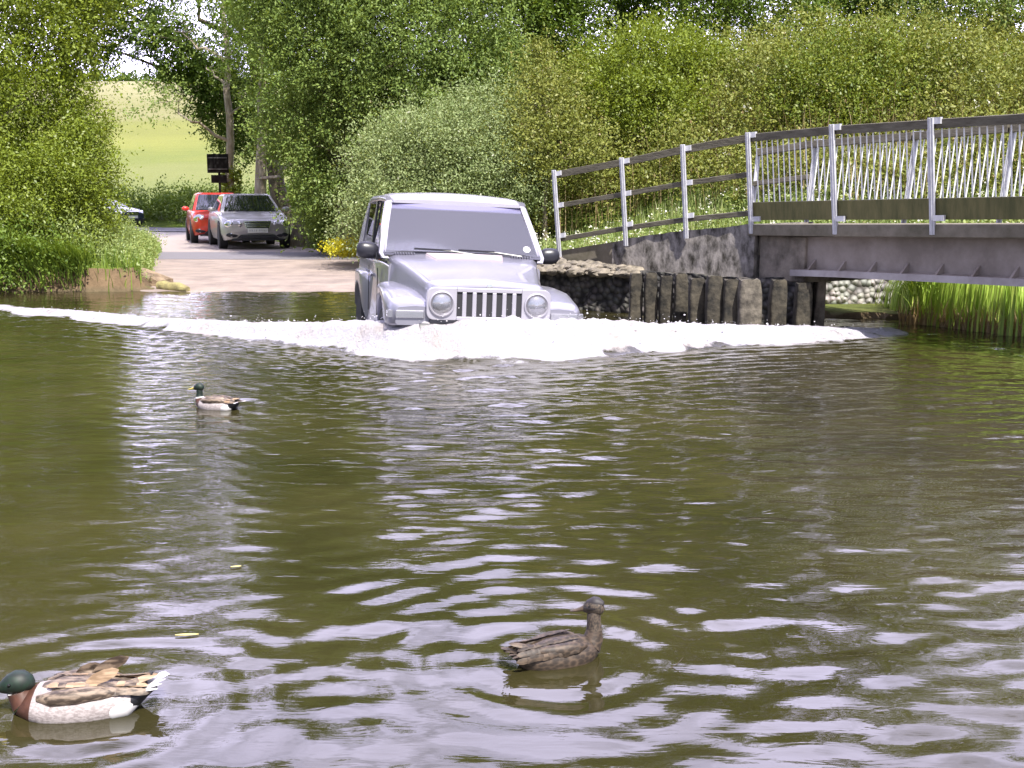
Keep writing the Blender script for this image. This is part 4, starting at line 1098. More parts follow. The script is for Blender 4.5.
# ------------------------------------------------------------ vehicles
def rring(y, wb, wt, z0, z1, r, crown=.02, n=5):
    """half-round-cornered cross section in the x-z plane at y (closed ring)"""
    P = [(-wb, z0)]
    for k in range(n + 1):
        a = PI - (PI / 2) * k / n
        P.append((-wt + r + r * math.cos(a), z1 - r + r * math.sin(a)))
    for k in (1, 2, 3, 4, 5):
        t = k / 6; x = (-wt + r) + 2 * (wt - r) * t
        P.append((x, z1 + crown * math.sin(PI * t)))
    for k in range(n + 1):
        a = PI / 2 - (PI / 2) * k / n
        P.append((wt - r + r * math.cos(a), z1 - r + r * math.sin(a)))
    P.append((wb, z0))
    return [(x, y, z) for x, z in P]

def quad_plate(mb, a, b, c, d, th=.01, nsub=1):
    """thin plate from 4 corners (a,b,c,d in order)"""
    a, b, c, d = map(Vector, (a, b, c, d)); n = (b - a).cross(d - a).normalized() * th
    mb.add([a, b, c, d, a - n, b - n, c - n, d - n], [(0, 1, 2, 3), (7, 6, 5, 4), (0, 4, 5, 1), (1, 5, 6, 2), (2, 6, 7, 3), (3, 7, 4, 0)])

def curved_pane(mb, bl, br, tr_, tl, bulge, n=8, m_=5, th=.006, axis=(0, -1, 0)):
    bl, br, tr_, tl = map(Vector, (bl, br, tr_, tl)); ax = Vector(axis)
    V = []
    for s in (0, 1):
        for j in range(m_ + 1):
            for i in range(n + 1):
                u, v = i / n, j / m_
                p_ = bl.lerp(br, u).lerp(tl.lerp(tr_, u), v) + ax * (bulge * (math.sin(PI * u)) - s * th)
                V.append(p_)
    k = (n + 1) * (m_ + 1); F = []
    idx = lambda s, i, j: s * k + j * (n + 1) + i
    for j in range(m_):
        for i in range(n):
            F.append((idx(0, i, j), idx(0, i + 1, j), idx(0, i + 1, j + 1), idx(0, i, j + 1)))
            F.append((idx(1, i, j), idx(1, i, j + 1), idx(1, i + 1, j + 1), idx(1, i + 1, j)))
    for i in range(n):
        F.append((idx(0, i, 0), idx(1, i, 0), idx(1, i + 1, 0), idx(0, i + 1, 0))); F.append((idx(0, i, m_), idx(0, i + 1, m_), idx(1, i + 1, m_), idx(1, i, m_)))
    for j in range(m_):
        F.append((idx(0, 0, j), idx(0, 0, j + 1), idx(1, 0, j + 1), idx(1, 0, j))); F.append((idx(0, n, j), idx(1, n, j), idx(1, n, j + 1), idx(0, n, j + 1)))
    mb.add(V, F)

def wheel(parent, x, y, r, w, side):
    mb = MB(); mb.lathe([(r * .62, -w / 2), (r * .93, -w / 2), (r, -w / 2 + .03), (r, w / 2 - .03), (r * .93, w / 2), (r * .62, w / 2)], (x, y, r), 'X', 28)
    wo_ = mb.build('wheel', M['rubber'], parent, smooth=40)
    rm = MB(); sx2 = side * (w / 2 - .01)
    rm.lathe([(.001, 0), (r * .16, side * .0), (r * .18, -side * .02)], (x + sx2, y, r), 'X', 12)
    rm.lathe([(r * .54, -side * .03), (r * .63, 0), (r * .63, -side * .02), (r * .52, -side * .06)], (x + sx2, y, r), 'X', 28)
    for k in range(5):
        a = 2 * PI * k / 5 + .3; c, s = math.cos(a), math.sin(a)
        rm.bar((x + sx2 - side * .01, y + c * r * .12, r + s * r * .12), (x + sx2 - side * .012, y + c * r * .58, r + s * r * .58), .02, r * .2, up=(0, -s, c))
    rm.build('rim', M['rim'], wo_, smooth=40)
    dk = MB(); dk.lathe([(.001, 0), (r * .6, 0), (r * .6, -side * .04), (.001, -side * .04)], (x + sx2 - side * .05, y, r), 'X', 20); dk.build('brake_disc', M['dark_interior'], wo_)
    return wo_

# --- the silver four wheel drive in the ford --------------------------------
jp = thing('four_wheel_drive', 'silver off road car with a seven slot grille pushing a bow wave through the ford', 'off road car')
S, SL = M['silver_paint'], M['silver_lite']
# main tub: doors and rear quarters
mb = MB()
mb.loft([rring(1.18, .80, .79, .42, 1.12, .05, .0), rring(1.5, .845, .82, .42, 1.14, .05, .0), rring(2.4, .855, .83, .42, 1.14, .05, 0), rring(3.6, .855, .825, .42, 1.14, .05, 0), rring(4.12, .83, .80, .45, 1.12, .06, 0)])
mb.build('body', S, jp, smooth=35)
# bonnet, narrow at the nose and widening to the scuttle
mb = MB()
mb.loft([rring(-.02, .53, .50, .70, .955, .05, .012), rring(.03, .575, .545, .66, .985, .07, .02), rring(.25, .60, .575, .64, 1.005, .08, .028), rring(.55, .67, .63, .66, 1.065, .08, .035), rring(.9, .75, .70, .70, 1.135, .08, .035), rring(1.30, .835, .79, .80, 1.205, .08, .02), rring(1.34, .835, .785, .80, 1.195, .07, .02)])
bonnet = mb.build('bonnet', S, jp, smooth=40)
mb = MB(); mb.lathe([(.001, -.012), (.028, -.008), (.03, 0), (.02, .0)], (0, -.03, .965), 'Y', 16); mb.build('badge', M['chrome'], bonnet, smooth=40)
# grille panel with real slots: frame pieces round seven openings
gx = [(-3 + k) * .094 for k in range(7)]
gp = MB(); yf = -.045; th = .05
def face_bar(x0, x1, z0, z1): gp.box(((x0 + x1) / 2, yf + th / 2, (z0 + z1) / 2), (x1 - x0, th, z1 - z0))
GZ0, GZ1, SZ0, SZ1 = .655, .955, .690, .915
rings_o = []
def rrect(w, h, r, cx, cz, n=6):
    P = []
    for qx, qz, a0 in ((1, 1, 0), (-1, 1, PI / 2), (-1, -1, PI), (1, -1, 3 * PI / 2)):
        for k in range(n + 1):
            a = a0 + PI / 2 * k / n; P.append((cx + qx * (w - r) + r * math.cos(a), cz + qz * (h - r) + r * math.sin(a)))
    return P
face = rrect(.585, .15, .07, 0, .805)
cxs = [x + .047 for x in gx[:-1]]
# end plates (carry the headlights)
for sgn in (-1, 1):
    pts = [(x, z) for x, z in face if x * sgn > .30]
    pts = sorted(pts, key=lambda q: math.atan2(q[1] - .805, (q[0] - sgn * .45)))
    pts2 = [(sgn * .308, GZ0), ] 
    arc = [(x, z) for x, z in rrect(.585, .15, .07, 0, .805) if x * sgn > .45]
    arc.sort(key=lambda q: q[1])
    loop = [(sgn * .306, .655)] + arc + [(sgn * .306, .955)]
    V = [(x, yf, z) for x, z in loop] + [(x, yf + th, z) for x, z in loop]; n = len(loop)
    gp.add(V, [tuple(range(n)), tuple(range(2 * n - 1, n - 1, -1))] + [(i, (i + 1) % n, n + (i + 1) % n, n + i) for i in range(n)])
gp.box((0, yf + th / 2, (.655 + SZ0) / 2), (.612, th, SZ0 - .655)); gp.box((0, yf + th / 2, (.955 + SZ1) / 2), (.612, th, .955 - SZ1))
for x in cxs: gp.box((x, yf + th / 2, (SZ0 + SZ1) / 2), (.040, th - .004, SZ1 - SZ0 + .002))
grl = gp.build('grille', SL, jp, bevel=.006)
mb = MB(); mb.box((0, -.026, .80), (.61, .006, .27)); mb.build('radiator', M['dark_interior'], grl)
for sgn in (-1, 1):
    cxh = sgn * .447
    mb = MB(); mb.lathe([(.100, -.055), (.108, -.066), (.118, -.062), (.120, -.046), (.098, -.046)], (cxh, 0, .805), 'Y', 32)
    hl = mb.build('headlight', SL, jp, smooth=50)
    mb = MB(); mb.lathe([(.001, -.005), (.05, -.012), (.085, -.032), (.1, -.05), (.1, -.044), (.05, -.0), (.001, .005)], (cxh, -.002, .805), 'Y', 28); mb.build('reflector', M['chrome'], hl, smooth=60)
    mb = MB(); mb.lathe([(.001, -.088), (.04, -.084), (.075, -.075), (.1, -.056), (.1, -.050), (.001, -.080)], (cxh, 0, .805), 'Y', 28); mb.build('lens', M['lamp_glass'], hl, smooth=60)
    mb = MB(); mb.lathe([(.001, -.06), (.022, -.055), (.026, -.03), (.02, -.01)], (cxh, 0, .805), 'Y', 14); mb.build('bulb_cap', M['chrome'], hl, smooth=60)
# wings: low, set outside the bonnet, arched over the wheels
def wing(sgn, stations, name='wing', par=jp):
    rings = []
    for y, xi, xo, z0, z1, r in stations:
        P = [(xi, z0), (xi, z1)]
        P.append(((xi + xo) / 2, z1 + .012))
        for k in range(6):
            a = PI / 2 - PI / 2 * k / 5; P.append((xo - r + r * math.cos(a), z1 - r + r * math.sin(a)))
        P.append((xo, z0 + .02)); P.append((xo - .02, z0))
        rings.append([(sgn * x, y, z) for x, z in P])
    mb = MB(); mb.loft(rings); return mb.build(name, S, par, smooth=38)
for sgn in (-1, 1):
    w_ = wing(sgn, [(.0, .50, .86, .60, .765, .05), (.05, .50, .905, .59, .80, .07), (.20, .50, .93, .58, .835, .08), (.33, .52, .935, .62, .86, .08), (.42, .55, .935, .73, .88, .07), (.55, .58, .932, .80, .90, .05), (.75, .6, .925, .83, .915, .05), (.95, .6, .922, .80, .925, .05), (1.08, .6, .915, .73, .93, .06), (1.17, .6, .90, .60, .93, .08), (1.26, .6, .875, .42, .92, .08), (1.42, .6, .83, .42, .90, .08), (1.55, .6, .80, .44, .86, .06)])
    lens = MB(); lens.loft([[(sgn * x, y, z) for x, z in ((.60, .665), (.60, .735), (.865, .735), (.865, .665))] for y in (-.018, .05)] )
    lens.box((sgn * .905, .09, .70), (.05, .13, .07))
    lo = lens.build('indicator', M['lamp_glass'], w_, bevel=.006)
    mb = MB(); mb.box((sgn * .73, .0, .70), (.25, .02, .062)); mb.build('lamp_backing', M['rim'], lo)
    # rear wheel flare
    wing(sgn, [(2.42, .7, .82, .44, .88, .05), (2.56, .7, .875, .44, .95, .06), (2.66, .7, .905, .55, .97, .07), (2.76, .7, .92, .70, .98, .06), (2.92, .7, .925, .80, .985, .05), (3.08, .7, .925, .83, .985, .05), (3.25, .7, .925, .80, .985, .05), (3.42, .7, .92, .70, .98, .06), (3.52, .7, .905, .52, .97, .07), (3.68, .7, .86, .46, .93, .06), (3.85, .7, .80, .46, .85, .05)], 'wheel_flare')
    for yy in (.75, 3.08):
        mb = MB(); mb.lathe([(.001, 0), (.43, 0), (.43, sgn * .03), (.001, sgn * .03)], (sgn * .80, yy, .40), 'X', 28)
        mb.build('wheel_well', M['dark_interior'], jp, smooth=40)
        wheel(jp, sgn * .80, yy, .355, .20, sgn)
# bumper, mostly under the froth
mb = MB()
mb.loft([[(x, y + .10 * (abs(x) / .86) ** 3, z) for x in (-.64, -.55, -.35, 0, .35, .55, .64)] + [(x, y2 + .1 * (abs(x) / .86) ** 3, z) for x in (.64, .55, .35, 0, -.35, -.55, -.64)] for y, y2, z in ((-.06, .2, .30), (-.13, .2, .36), (-.13, .2, .56), (-.08, .2, .62))])
mb.build('bumper', M['black_plastic'], jp, smooth=40)
mb = MB(); mb.box((0, -.02, .64), (1.1, .05, .03)); mb.build('bumper_gap', M['black_plastic'], jp)
# cabin: pillars, roof, panes
ZB, ZR = 1.215, 1.735
A0, A1 = (.755, 1.33, ZB), (.655, 1.80, ZR)
for sgn in (-1, 1):
    mb = MB(); mb.loft([[(sgn * (x + dx), y + dy, z) for dx, dy in ((-.045, -.012), (.02, .0), (.03, .05), (.02, .10), (-.03, .08))] for x, y, z in ((.82, 1.27, 1.165), (.85, 1.34, 1.215), (.80, 1.575, 1.48), (.74, 1.79, 1.74), (.70, 1.9, 1.79))])
    mb.build('windscreen_pillar', SL, jp, smooth=45)
    mb = MB(); mb.loft([[(sgn * (x + dx), y + dy, z) for dx, dy in ((0, 0), (.025, 0), (.025, .10), (0, .10))] for x, y, z in ((.815, 2.44, 1.12), (.785, 2.46, 1.45), (.745, 2.48, 1.77))]); mb.build('door_pillar', M['black_plastic'], jp)
    mb = MB(); mb.loft([[(sgn * (x + dx), y + dy, z) for dx, dy in ((-.03, 0), (.025, 0), (.025, d2), (-.03, d2))] for x, y, z, d2 in ((.83, 3.55, 1.1, .50), (.775, 3.55, 1.48, .32), (.715, 3.5, 1.78, .20))]); mb.build('rear_pillar', S, jp, smooth=40)
    for y0, y1, nm, op in ((1.50, 2.43, 'door_window', 1), (2.56, 3.54, 'rear_side_window', 1)):
        mb = MB()
        t0 = 1.90 if nm == 'door_window' else y0
        quad_plate(mb, (sgn * .83, y0, 1.135), (sgn * .83, y1, 1.135), (sgn * .735, y1 - .05, 1.76), (sgn * .745, t0, 1.76), .006)
        mb.build(nm, M['side_glass'], jp)
    # cant rail
    mb = MB(); mb.tube([(sgn * .73, 1.83, 1.765), (sgn * .75, 2.2, 1.785), (sgn * .75, 3.0, 1.79), (sgn * .71, 3.7, 1.765)], .035, 8); mb.build('cant_rail', S, jp, smooth=60)
    # mirror
    mb = MB(); rings = []
    for k, (x, s) in enumerate(((.85, .35), (.88, .75), (.92, .97), (1.0, 1.0), (1.05, .9), (1.075, .6), (1.085, .2))):
        rings.append([(sgn * x, 1.50 + .065 * s * math.cos(a) + .02, 1.225 + .01 * k / 3 + .088 * s * math.sin(a)) for a in [2 * PI * q / 16 for q in range(16)]])
    mb.loft(rings); mb.box((sgn * .84, 1.5, 1.18), (.10, .06, .07)); mb.build('mirror', M['black_plastic'], jp, smooth=60)
mb = MB()
mb.loft([rring(1.76, .70, .68, 1.735, 1.77, .035, .010), rring(1.80, .735, .70, 1.735, 1.795, .06, .018), rring(1.88, .755, .72, 1.74, 1.822, .08, .026), rring(2.2, .77, .735, 1.74, 1.845, .09, .03), rring(3.0, .765, .73, 1.74, 1.845, .09, .03), rring(3.62, .74, .70, 1.74, 1.825, .08, .028), rring(3.78, .70, .66, 1.70, 1.77, .05, .01)])
mb.build('roof', SL, jp, smooth=40)
mb = MB(); curved_pane(mb, (-.835, 1.335, ZB + .005), (.835, 1.335, ZB + .005), (.715, 1.80, ZR), (-.715, 1.80, ZR), .05, 14, 6)
ws = mb.build('windscreen', M['windscreen'], jp, smooth=40)
# dark ceramic band round the glass
mb = MB()
curved_pane(mb, (-.83, 1.33, ZB), (.83, 1.33, ZB), (.82, 1.358, ZB + .03), (-.82, 1.358, ZB + .03), .053, 14, 1)
mb2 = MB(); curved_pane(mb2, (-.725, 1.755, ZR - .055), (.725, 1.755, ZR - .055), (.712, 1.798, ZR), (-.712, 1.798, ZR), .054, 14, 1)
mb.build('screen_surround', M['black_plastic'], ws, smooth=40); mb2.build('screen_surround', pmat('sun_tint_band', (.20, .19, .34), .2), ws, smooth=40)
mb = MB(); mb.lathe([(.001, 0), (.038, 0), (.038, .004), (.001, .004)], (.69, 1.385, 1.30), 'Y', 18, R=Matrix.Rotation(math.radians(-38), 3, 'X')); mb.build('tax_disc', M['white_plate'], ws)
# scuttle vents and wipers
mb = MB(); curved_pane(mb, (-.82, 1.28, 1.200), (.82, 1.28, 1.200), (.83, 1.335, 1.222), (-.83, 1.335, 1.222), .05, 14, 1, th=.03)
sc_ = mb.build('scuttle', M['black_plastic'], jp, smooth=40)
for k in range(16):
    x = (-.72 + k * .028) if k < 8 else (.50 + (k - 8) * .028)
    mb = MB(); mb.box((x, 1.27, 1.222), (.010, .06, .014)); mb.build('vent_slat', S, sc_)
mb = MB(); mb.loft([rring(.98, .36, .34, 1.15, 1.188, .01, .005), rring(1.26, .42, .40, 1.19, 1.232, .01, .005)])
mb.build('cowl_reflection', pmat('pinkish_reflection', (.40, .34, .36), .4), bonnet)  # raised panel coloured to stand for the pinkish reflection at the cowl
for x0, x1 in ((.12, -.36), (.60, .10)):
    mb = MB(); mb.tube([(x0, 1.245 , 1.225), ((x0 + x1) / 2, 1.285, 1.255), (x1, 1.29, 1.265)], [.012, .009, .006], 6)
    mb.bar((x1 - .16, 1.288, 1.27), (x1 + .22, 1.285, 1.262), .012, .02); mb.build('wiper', M['black_plastic'], jp)
# interior
mb = MB(); mb.box((0, 1.60, 1.13), (1.46, .42, .12)); mb.build('dashboard', pmat('grey_dashboard', (.22, .21, .24), .7), jp, bevel=.03)
mb = MB(); R_ = Matrix.Rotation(math.radians(28), 3, 'X')
mb.tube([Vector((-.37, 1.78, 1.24)) + R_ @ Vector((.19 * math.cos(a), 0, .19 * math.sin(a))) for a in [2 * PI * k / 24 for k in range(25)]], .014, 8)
mb.bar((-.55, 1.78, 1.24), (-.19, 1.78, 1.24), .03, .02); mb.build('steering_wheel', M['black_plastic'], jp, smooth=60)
for x in (-.37, .37):
    mb = MB(); mb.loft([rring(2.15, .24, .22, .8, 1.02, .05), rring(2.25, .25, .23, .8, 1.35, .08), rring(2.36, .22, .20, .9, 1.42, .08)])
    mb.box((x * 0, 2.33, 1.52), (.24, .09, .16)); 
    mb.v = [(p[0] + x, p[1], p[2]) for p in mb.v]
    mb.build('seat', pmat('seat_cloth', (.24, .23, .26), .9), jp, smooth=50)
mb = MB(); mb.box((0, 1.95, 1.66), (.20, .03, .07)); mb.build('rear_view_mirror', M['black_plastic'], ws, bevel=.01)
# door line, handle
for sgn in (-1, 1):
    mb = MB(); mb.box((sgn * .852, 1.62, .80), (.008, .012, .5)); mb.box((sgn * .857, 2.42, .80), (.008, .012, .5)); mb.build('door_shut_line', M['dark_interior'], jp)
    mb = MB(); mb.box((sgn * .862, 2.25, .95), (.03, .16, .035)); mb.build('door_handle', S, jp, bevel=.01)
jp.location = Vector((-.25, 10.15, -.36))
jp.rotation_euler = (math.radians(-1.0), math.radians(2.6), math.radians(13.2))

# --- saloon and hatchback -------------------------------------------------
def road_car(name, label, cat, paint, loc, rotz, W_=1.82, H_=1.47, Ln=4.85, bon=1.25, belt=.93, ws0=1.05, ws1=1.95, rf1=3.35, rw0=4.25, nose=.72, lights='oval', wr=.32, wb=(.85, 3.70), grille_w=.36, boot=True):
    root = thing(name, label, cat, loc, rotz)
    h = W_ / 2
    mb = MB()
    st = [(0.0, h * .72, .42, nose - .08, .06), (.05, h * .84, .25, nose - .02, .08), (.18, h * .93, .22, nose + .03, .09), (.45, h * .98, .22, nose + .10, .10), (.85, h, .24, (nose + belt) / 2 + .06, .12), (ws0 + .1, h, .22, belt + .0, .10), (1.9, h, .20, belt + .01, .06), (3.0, h, .20, belt + .02, .06), (Ln - .9, h * .99, .22, belt + .03, .10), (Ln - .3, h * .95, .26, belt + .0 , .10), (Ln, h * .82, .40, belt - .08, .08)]
    rings = []
    for y, w, z0, z1, r in st:
        P = [(-w * .93, z0), (-w, z0 + (z1 - z0) * .3), (-w, z0 + (z1 - z0) * .6)]
        for k in range(6):
            a = PI - PI / 2 * k / 5; P.append((-w * .97 + r + r * math.cos(a), z1 - r + r * math.sin(a)))
        cr = .05 if y < ws0 else .0
        P += [(-w * .45, z1 + cr * .8), (0, z1 + cr), (w * .45, z1 + cr * .8)]
        P += [(-x, z) for x, z in reversed(P[:9])]
        yy = y
        rings.append([(x, yy + (.16 * (abs(x) / h) ** 3 if y < .3 else 0), z) for x, z in P])
    mb.loft(rings); mb.build('body', paint, root, smooth=40)
    # greenhouse
    wb_, wt_ = h * .90, h * .66
    secs = []
    for t in (0, .35, .7, .93, 1.0):
        z = belt - .02 + (H_ - .02 - belt) * t
        w = wb_ + (wt_ - wb_) * t - (.05 if t == 1 else 0)
        y0 = ws0 + (ws1 - ws0) * t ** .92 + (.06 if t == 1 else 0); y1 = rw0 + (rf1 - rw0) * t - (.06 if t == 1 else 0)
        P = []
        nn = 7
        for k in range(nn): u = -1 + 2 * k / (nn - 1); P.append((u * w, y0 + .10 * (u * u) , z))
        for k in range(1, nn - 1): P.append((w, y0 + .1 + (y1 - y0 - .15) * k / (nn - 1), z))
        for k in range(nn): u = 1 - 2 * k / (nn - 1); P.append((u * w, y1 - .05 * u * u, z))
        for k in range(nn - 2, 0, -1): P.append((-w, y0 + .1 + (y1 - y0 - .15) * k / (nn - 1), z))
        secs.append(P)
    mb = MB(); mb.loft(secs); mb.build('cabin', paint, root, smooth=40)
    # panes
    def S_(u, t):      # point on the front surface
        z = belt - .02 + (H_ - .02 - belt) * t; w = wb_ + (wt_ - wb_) * t
        return Vector((u * w, ws0 + (ws1 - ws0) * t ** .92 + .10 * u * u, z))
    mb = MB(); V = []; nu, nv = 12, 6
    for s in (0, 1):
        for j in range(nv + 1):
            for i in range(nu + 1): V.append(S_(-.90 + 1.80 * i / nu, .08 + .82 * j / nv) + Vector((0, -.012 + .008 * s, .008 - .006 * s)))
    k_ = (nu + 1) * (nv + 1); F = []
    for j in range(nv):
        for i in range(nu): a = j * (nu + 1) + i; F += [(a, a + 1, a + nu + 2, a + nu + 1), (k_ + a, k_ + a + nu + 1, k_ + a + nu + 2, k_ + a + 1)]
    mb.add(V, F); w0 = mb.build('windscreen', M['far_glass'], root, smooth=60, fix=False)
    mb = MB(); mb.bar(S_(-.1, .09) + Vector((0, -.02, .01)), S_(-.75, .11) + Vector((0, -.02, .015)), .015, .015); mb.build('wiper', M['black_plastic'], w0)
    for sgn in (-1, 1):
        for ya, yb, yc_, yd in ((ws0 + .42, 2.35, 2.35, ws1 + .12), (2.45, rw0 - .55, rf1 - .05, 2.45)):
            w0b, w1b = wb_ + (wt_ - wb_) * .12 + .004, wb_ + (wt_ - wb_) * .88 + .004
            z0, z1 = belt - .02 + (H_ - .02 - belt) * .12, belt - .02 + (H_ - .02 - belt) * .88
            mb = MB(); quad_plate(mb, (sgn * w0b, ya, z0), (sgn * w0b, yb, z0), (sgn * w1b, yc_, z1), (sgn * w1b, yd, z1), .004); mb.v = [(p[0] + sgn * .006, p[1], p[2]) for p in mb.v]
            mb.build('side_window', M['far_glass'], root)
        for yy in wb:
            mb = MB(); mb.lathe([(.001, 0), (wr + .055, 0), (wr + .055, -sgn * .2), (.001, -sgn * .2)], (sgn * (h + .004), yy, wr + .02), 'X', 24); mb.build('wheel_arch', M['dark_interior'], root, smooth=40)
            wheel(root, sgn * (h - .09), yy, wr, .21, sgn)
        mb = MB(); rings = [[(sgn * x, 1.62 + .05 * s * math.cos(a), belt + .08 + .07 * s * math.sin(a)) for a in [2 * PI * q / 12 for q in range(12)]] for x, s in ((h - .03, .3), (h + .03, .9), (h + .12, 1), (h + .18, .5))]
        mb.loft(rings); mb.build('mirror', paint, root, smooth=60)
        # lights
        for (cx, rx, rz) in (((h * .52, .115, .085), (h * .76, .125, .095)) if lights == 'oval' else ((h * .72, .17, .12),)):
            yb_ = .10 + .16 * (cx / h) ** 3 - .03
            zc = nose - .085
            mb = MB(); rings = []
            for rr_, dy in ((1.0, .10), (1.05, -.01), (.8, -.035), (.4, -.05), (.02, -.055)):
                rings.append([(sgn * (cx + rx * rr_ * math.cos(a)), yb_ + dy + .25 * rx * math.cos(a), zc + rz * rr_ * math.sin(a)) for a in [2 * PI * q / 18 for q in range(18)]])
            mb.loft(rings); hl = mb.build('headlight', M['chrome'], root, smooth=60)
        mb = MB(); rings = []
        for rr_, dy in ((1.0, .08), (1.0, .0), (.5, -.02)): rings.append([(sgn * (h * .70 + .16 * rr_ * math.cos(a)), .085 + dy, .36 + .06 * rr_ * math.sin(a)) for a in [2 * PI * q / 14 for q in range(14)]])
        mb.loft(rings); fi = mb.build('fog_intake', M['black_plastic'], root, smooth=50)
        mb = MB(); mb.lathe([(.001, -.02), (.05, -.012), (.05, .02)], (sgn * h * .72, .085, .36), 'Y', 14); mb.build('fog_light', M['chrome'], fi, smooth=50)
    # grille
    mb = MB(); P = [(-grille_w, nose), (grille_w, nose), (grille_w * .82, nose - .20), (-grille_w * .82, nose - .20)]
    mb.add([(x, -.015 + (.02 if z > nose - .1 else -.0), z) for x, z in P] + [(x, .12, z) for x, z in P], [(0, 1, 2, 3), (7, 6, 5, 4), (0, 4, 5, 1), (1, 5, 6, 2), (2, 6, 7, 3), (3, 7, 4, 0)])
    gr = mb.build('grille', M['chrome'], root, bevel=.01)
    for k in range(4):
        z = nose - .035 - k * .043; w = grille_w * (.9 - .04 * k)
        mb = MB(); mb.box((0, -.02 + (.012 if k < 2 else 0), z), (2 * w, .03, .022)); mb.build('grille_slot', M['dark_interior'], gr)
    mb = MB(); mb.box((0, -.025, .475), (.52, .02, .115)); pl = mb.build('number_plate', M['white_plate'], root)
    # worn, unreadable characters as dark strokes
    mb = MB(); mb.loft([[(x * h * .60, .03 + y, z) for x, z in ((-1, .27), (1, .27), (.8, .36), (-.8, .36))] for y in (-.02, .05)]); mb.build('lower_intake', M['black_plastic'], root)
    mb = MB(); mb.box((0, .2, .235), (W_ * .72, .3, .05)); mb.build('undertray', M['black_plastic'], root)
    return root
mer = road_car('saloon_car', 'silver saloon with twin oval headlights parked nose on at the lane side', 'saloon car', M['grey_paint'], (-6.62, 28.9, road_z(28.9) + .03), math.radians(20))
pl = [c for c in mer.children if c.name.startswith('number_plate')][0]
mb = MB()
for k, (x_, w_) in enumerate(((-.20, .03), (-.145, .034), (-.09, .02), (-.04, .03), (.05, .034), (.105, .026), (.16, .03), (.21, .022))):
    mb.box((x_, -.0365, .475 + .002 * (k % 3)), (w_, .003, .05))
mb.build('worn_lettering', M['rim'], pl)
red = road_car('hatchback_car', 'bright red small hatchback parked behind the silver saloon', 'hatchback', M['red_paint'], (-8.6, 32.9, road_z(32.9) + .03), math.radians(19), W_=1.70, H_=1.52, Ln=3.95, belt=.92, ws0=.85, ws1=1.65, rf1=3.2, rw0=3.75, nose=.80, lights='round', wb=(.75, 3.2), wr=.30, grille_w=.25)
blu = road_car('parked_car', 'dark blue car half hidden behind the left bank bushes at the side road', 'car', M['blue_paint'], (0, 0, 0), math.radians(60), H_=1.38, Ln=4.2, wb=(.8, 3.3), rf1=3.2, rw0=3.9, lights='round')
q = W(133, 219, 50); blu.location = (q.x, 50, ground_z(q.x, 50) + .06)
for r_ in (red,):
    pass

# --- road sign seen from behind --------------------------------------------
sp = W(220, 190, 35.5)
gz = ground_z(sp.x, 35.5)
sg = thing('road_sign', 'rectangular sign, its back coloured dark as in shadow, over a smaller plate on a pole behind the red hatchback', 'sign', (sp.x, 35.5, gz))
zt, zb_ = W(217, 154, 35.5).z - gz, W(217, 173, 35.5).z - gz
z2t, z2b = W(217, 175, 35.5).z - gz, W(217, 183, 35.5).z - gz
mb = MB(); mb.tube([(0, 0, -.2), (0, 0, zt - .05)], .038, 10); mb.build('pole', M['shadowed_sign'], sg, smooth=60)
mb = MB(); mb.box((-.02, -.055, (zt + zb_) / 2), (.68, .02, zt - zb_)); pb = mb.build('sign_plate', M['shadowed_sign'], sg, bevel=.01)
mb = MB(); mb.box((0, -.055, (z2t + z2b) / 2), (.50, .02, z2t - z2b)); mb.build('lower_plate', M['shadowed_sign'], sg, bevel=.01)
for z in (zt - .12, zb_ + .12):
    mb = MB(); mb.box((-.02, -.075, z), (.6, .018, .035)); mb.build('stiffening_bar', pmat('sign_bar', (.05, .05, .05), .6), pb)

# ------------------------------------------------------------ ducks and floating bits
def ell(path, n=16):
    """path: (centre, half width, half height up, half height down, tangent) -> rings"""
    rings = []
    for c, hw, hu, hd, t in path:
        c = Vector(c); t = Vector(t).normalized(); s = Vector((0, 1, 0)); s = (s - t * s.dot(t)).normalized(); u = s.cross(t) * -1
        if u.dot(Vector((-t.z, 0, t.x))) < 0: u = -u
        rings.append([c + s * hw * math.cos(a) + u * (hu if math.sin(a) > 0 else hd) * math.sin(a) for a in [2 * PI * k / n for k in range(n)]])
    return rings

def dmat(name, c1, c2, kind='noise', scale=60, rough=.6, stretch=(1, 1, 1), c3=None, pos=(.4, .6)):
    m, N, L = newmat(name)
    p = N.new('ShaderNodeBsdfPrincipled'); p.inputs['Roughness'].default_value = rough
    tc = N.new('ShaderNodeTexCoord'); mp = N.new('ShaderNodeMapping'); mp.inputs['Scale'].default_value = stretch; L.new(tc.outputs['Object'], mp.inputs[0])
    if kind == 'noise':
        t = N.new('ShaderNodeTexNoise'); t.inputs['Scale'].default_value = scale; t.inputs['Detail'].default_value = 3
    else:
        t = N.new('ShaderNodeTexVoronoi'); t.inputs['Scale'].default_value = scale
    L.new(mp.outputs[0], t.inputs[0])
    r = N.new('ShaderNodeValToRGB'); L.new(t.outputs['Fac' if kind == 'noise' else 'Distance'], r.inputs[0])
    r.color_ramp.elements[0].position = pos[0]; r.color_ramp.elements[0].color = (*c1, 1); r.color_ramp.elements[1].position = pos[1]; r.color_ramp.elements[1].color = (*c2, 1)
    L.new(r.outputs[0], p.inputs['Base Color'])
    b = N.new('ShaderNodeBump'); b.inputs['Strength'].default_value = .4; b.inputs['Distance'].default_value = .004; L.new(r.outputs[0], b.inputs['Height']); L.new(b.outputs[0], p.inputs['Normal'])
    out(N, L, p.outputs[0]); return m
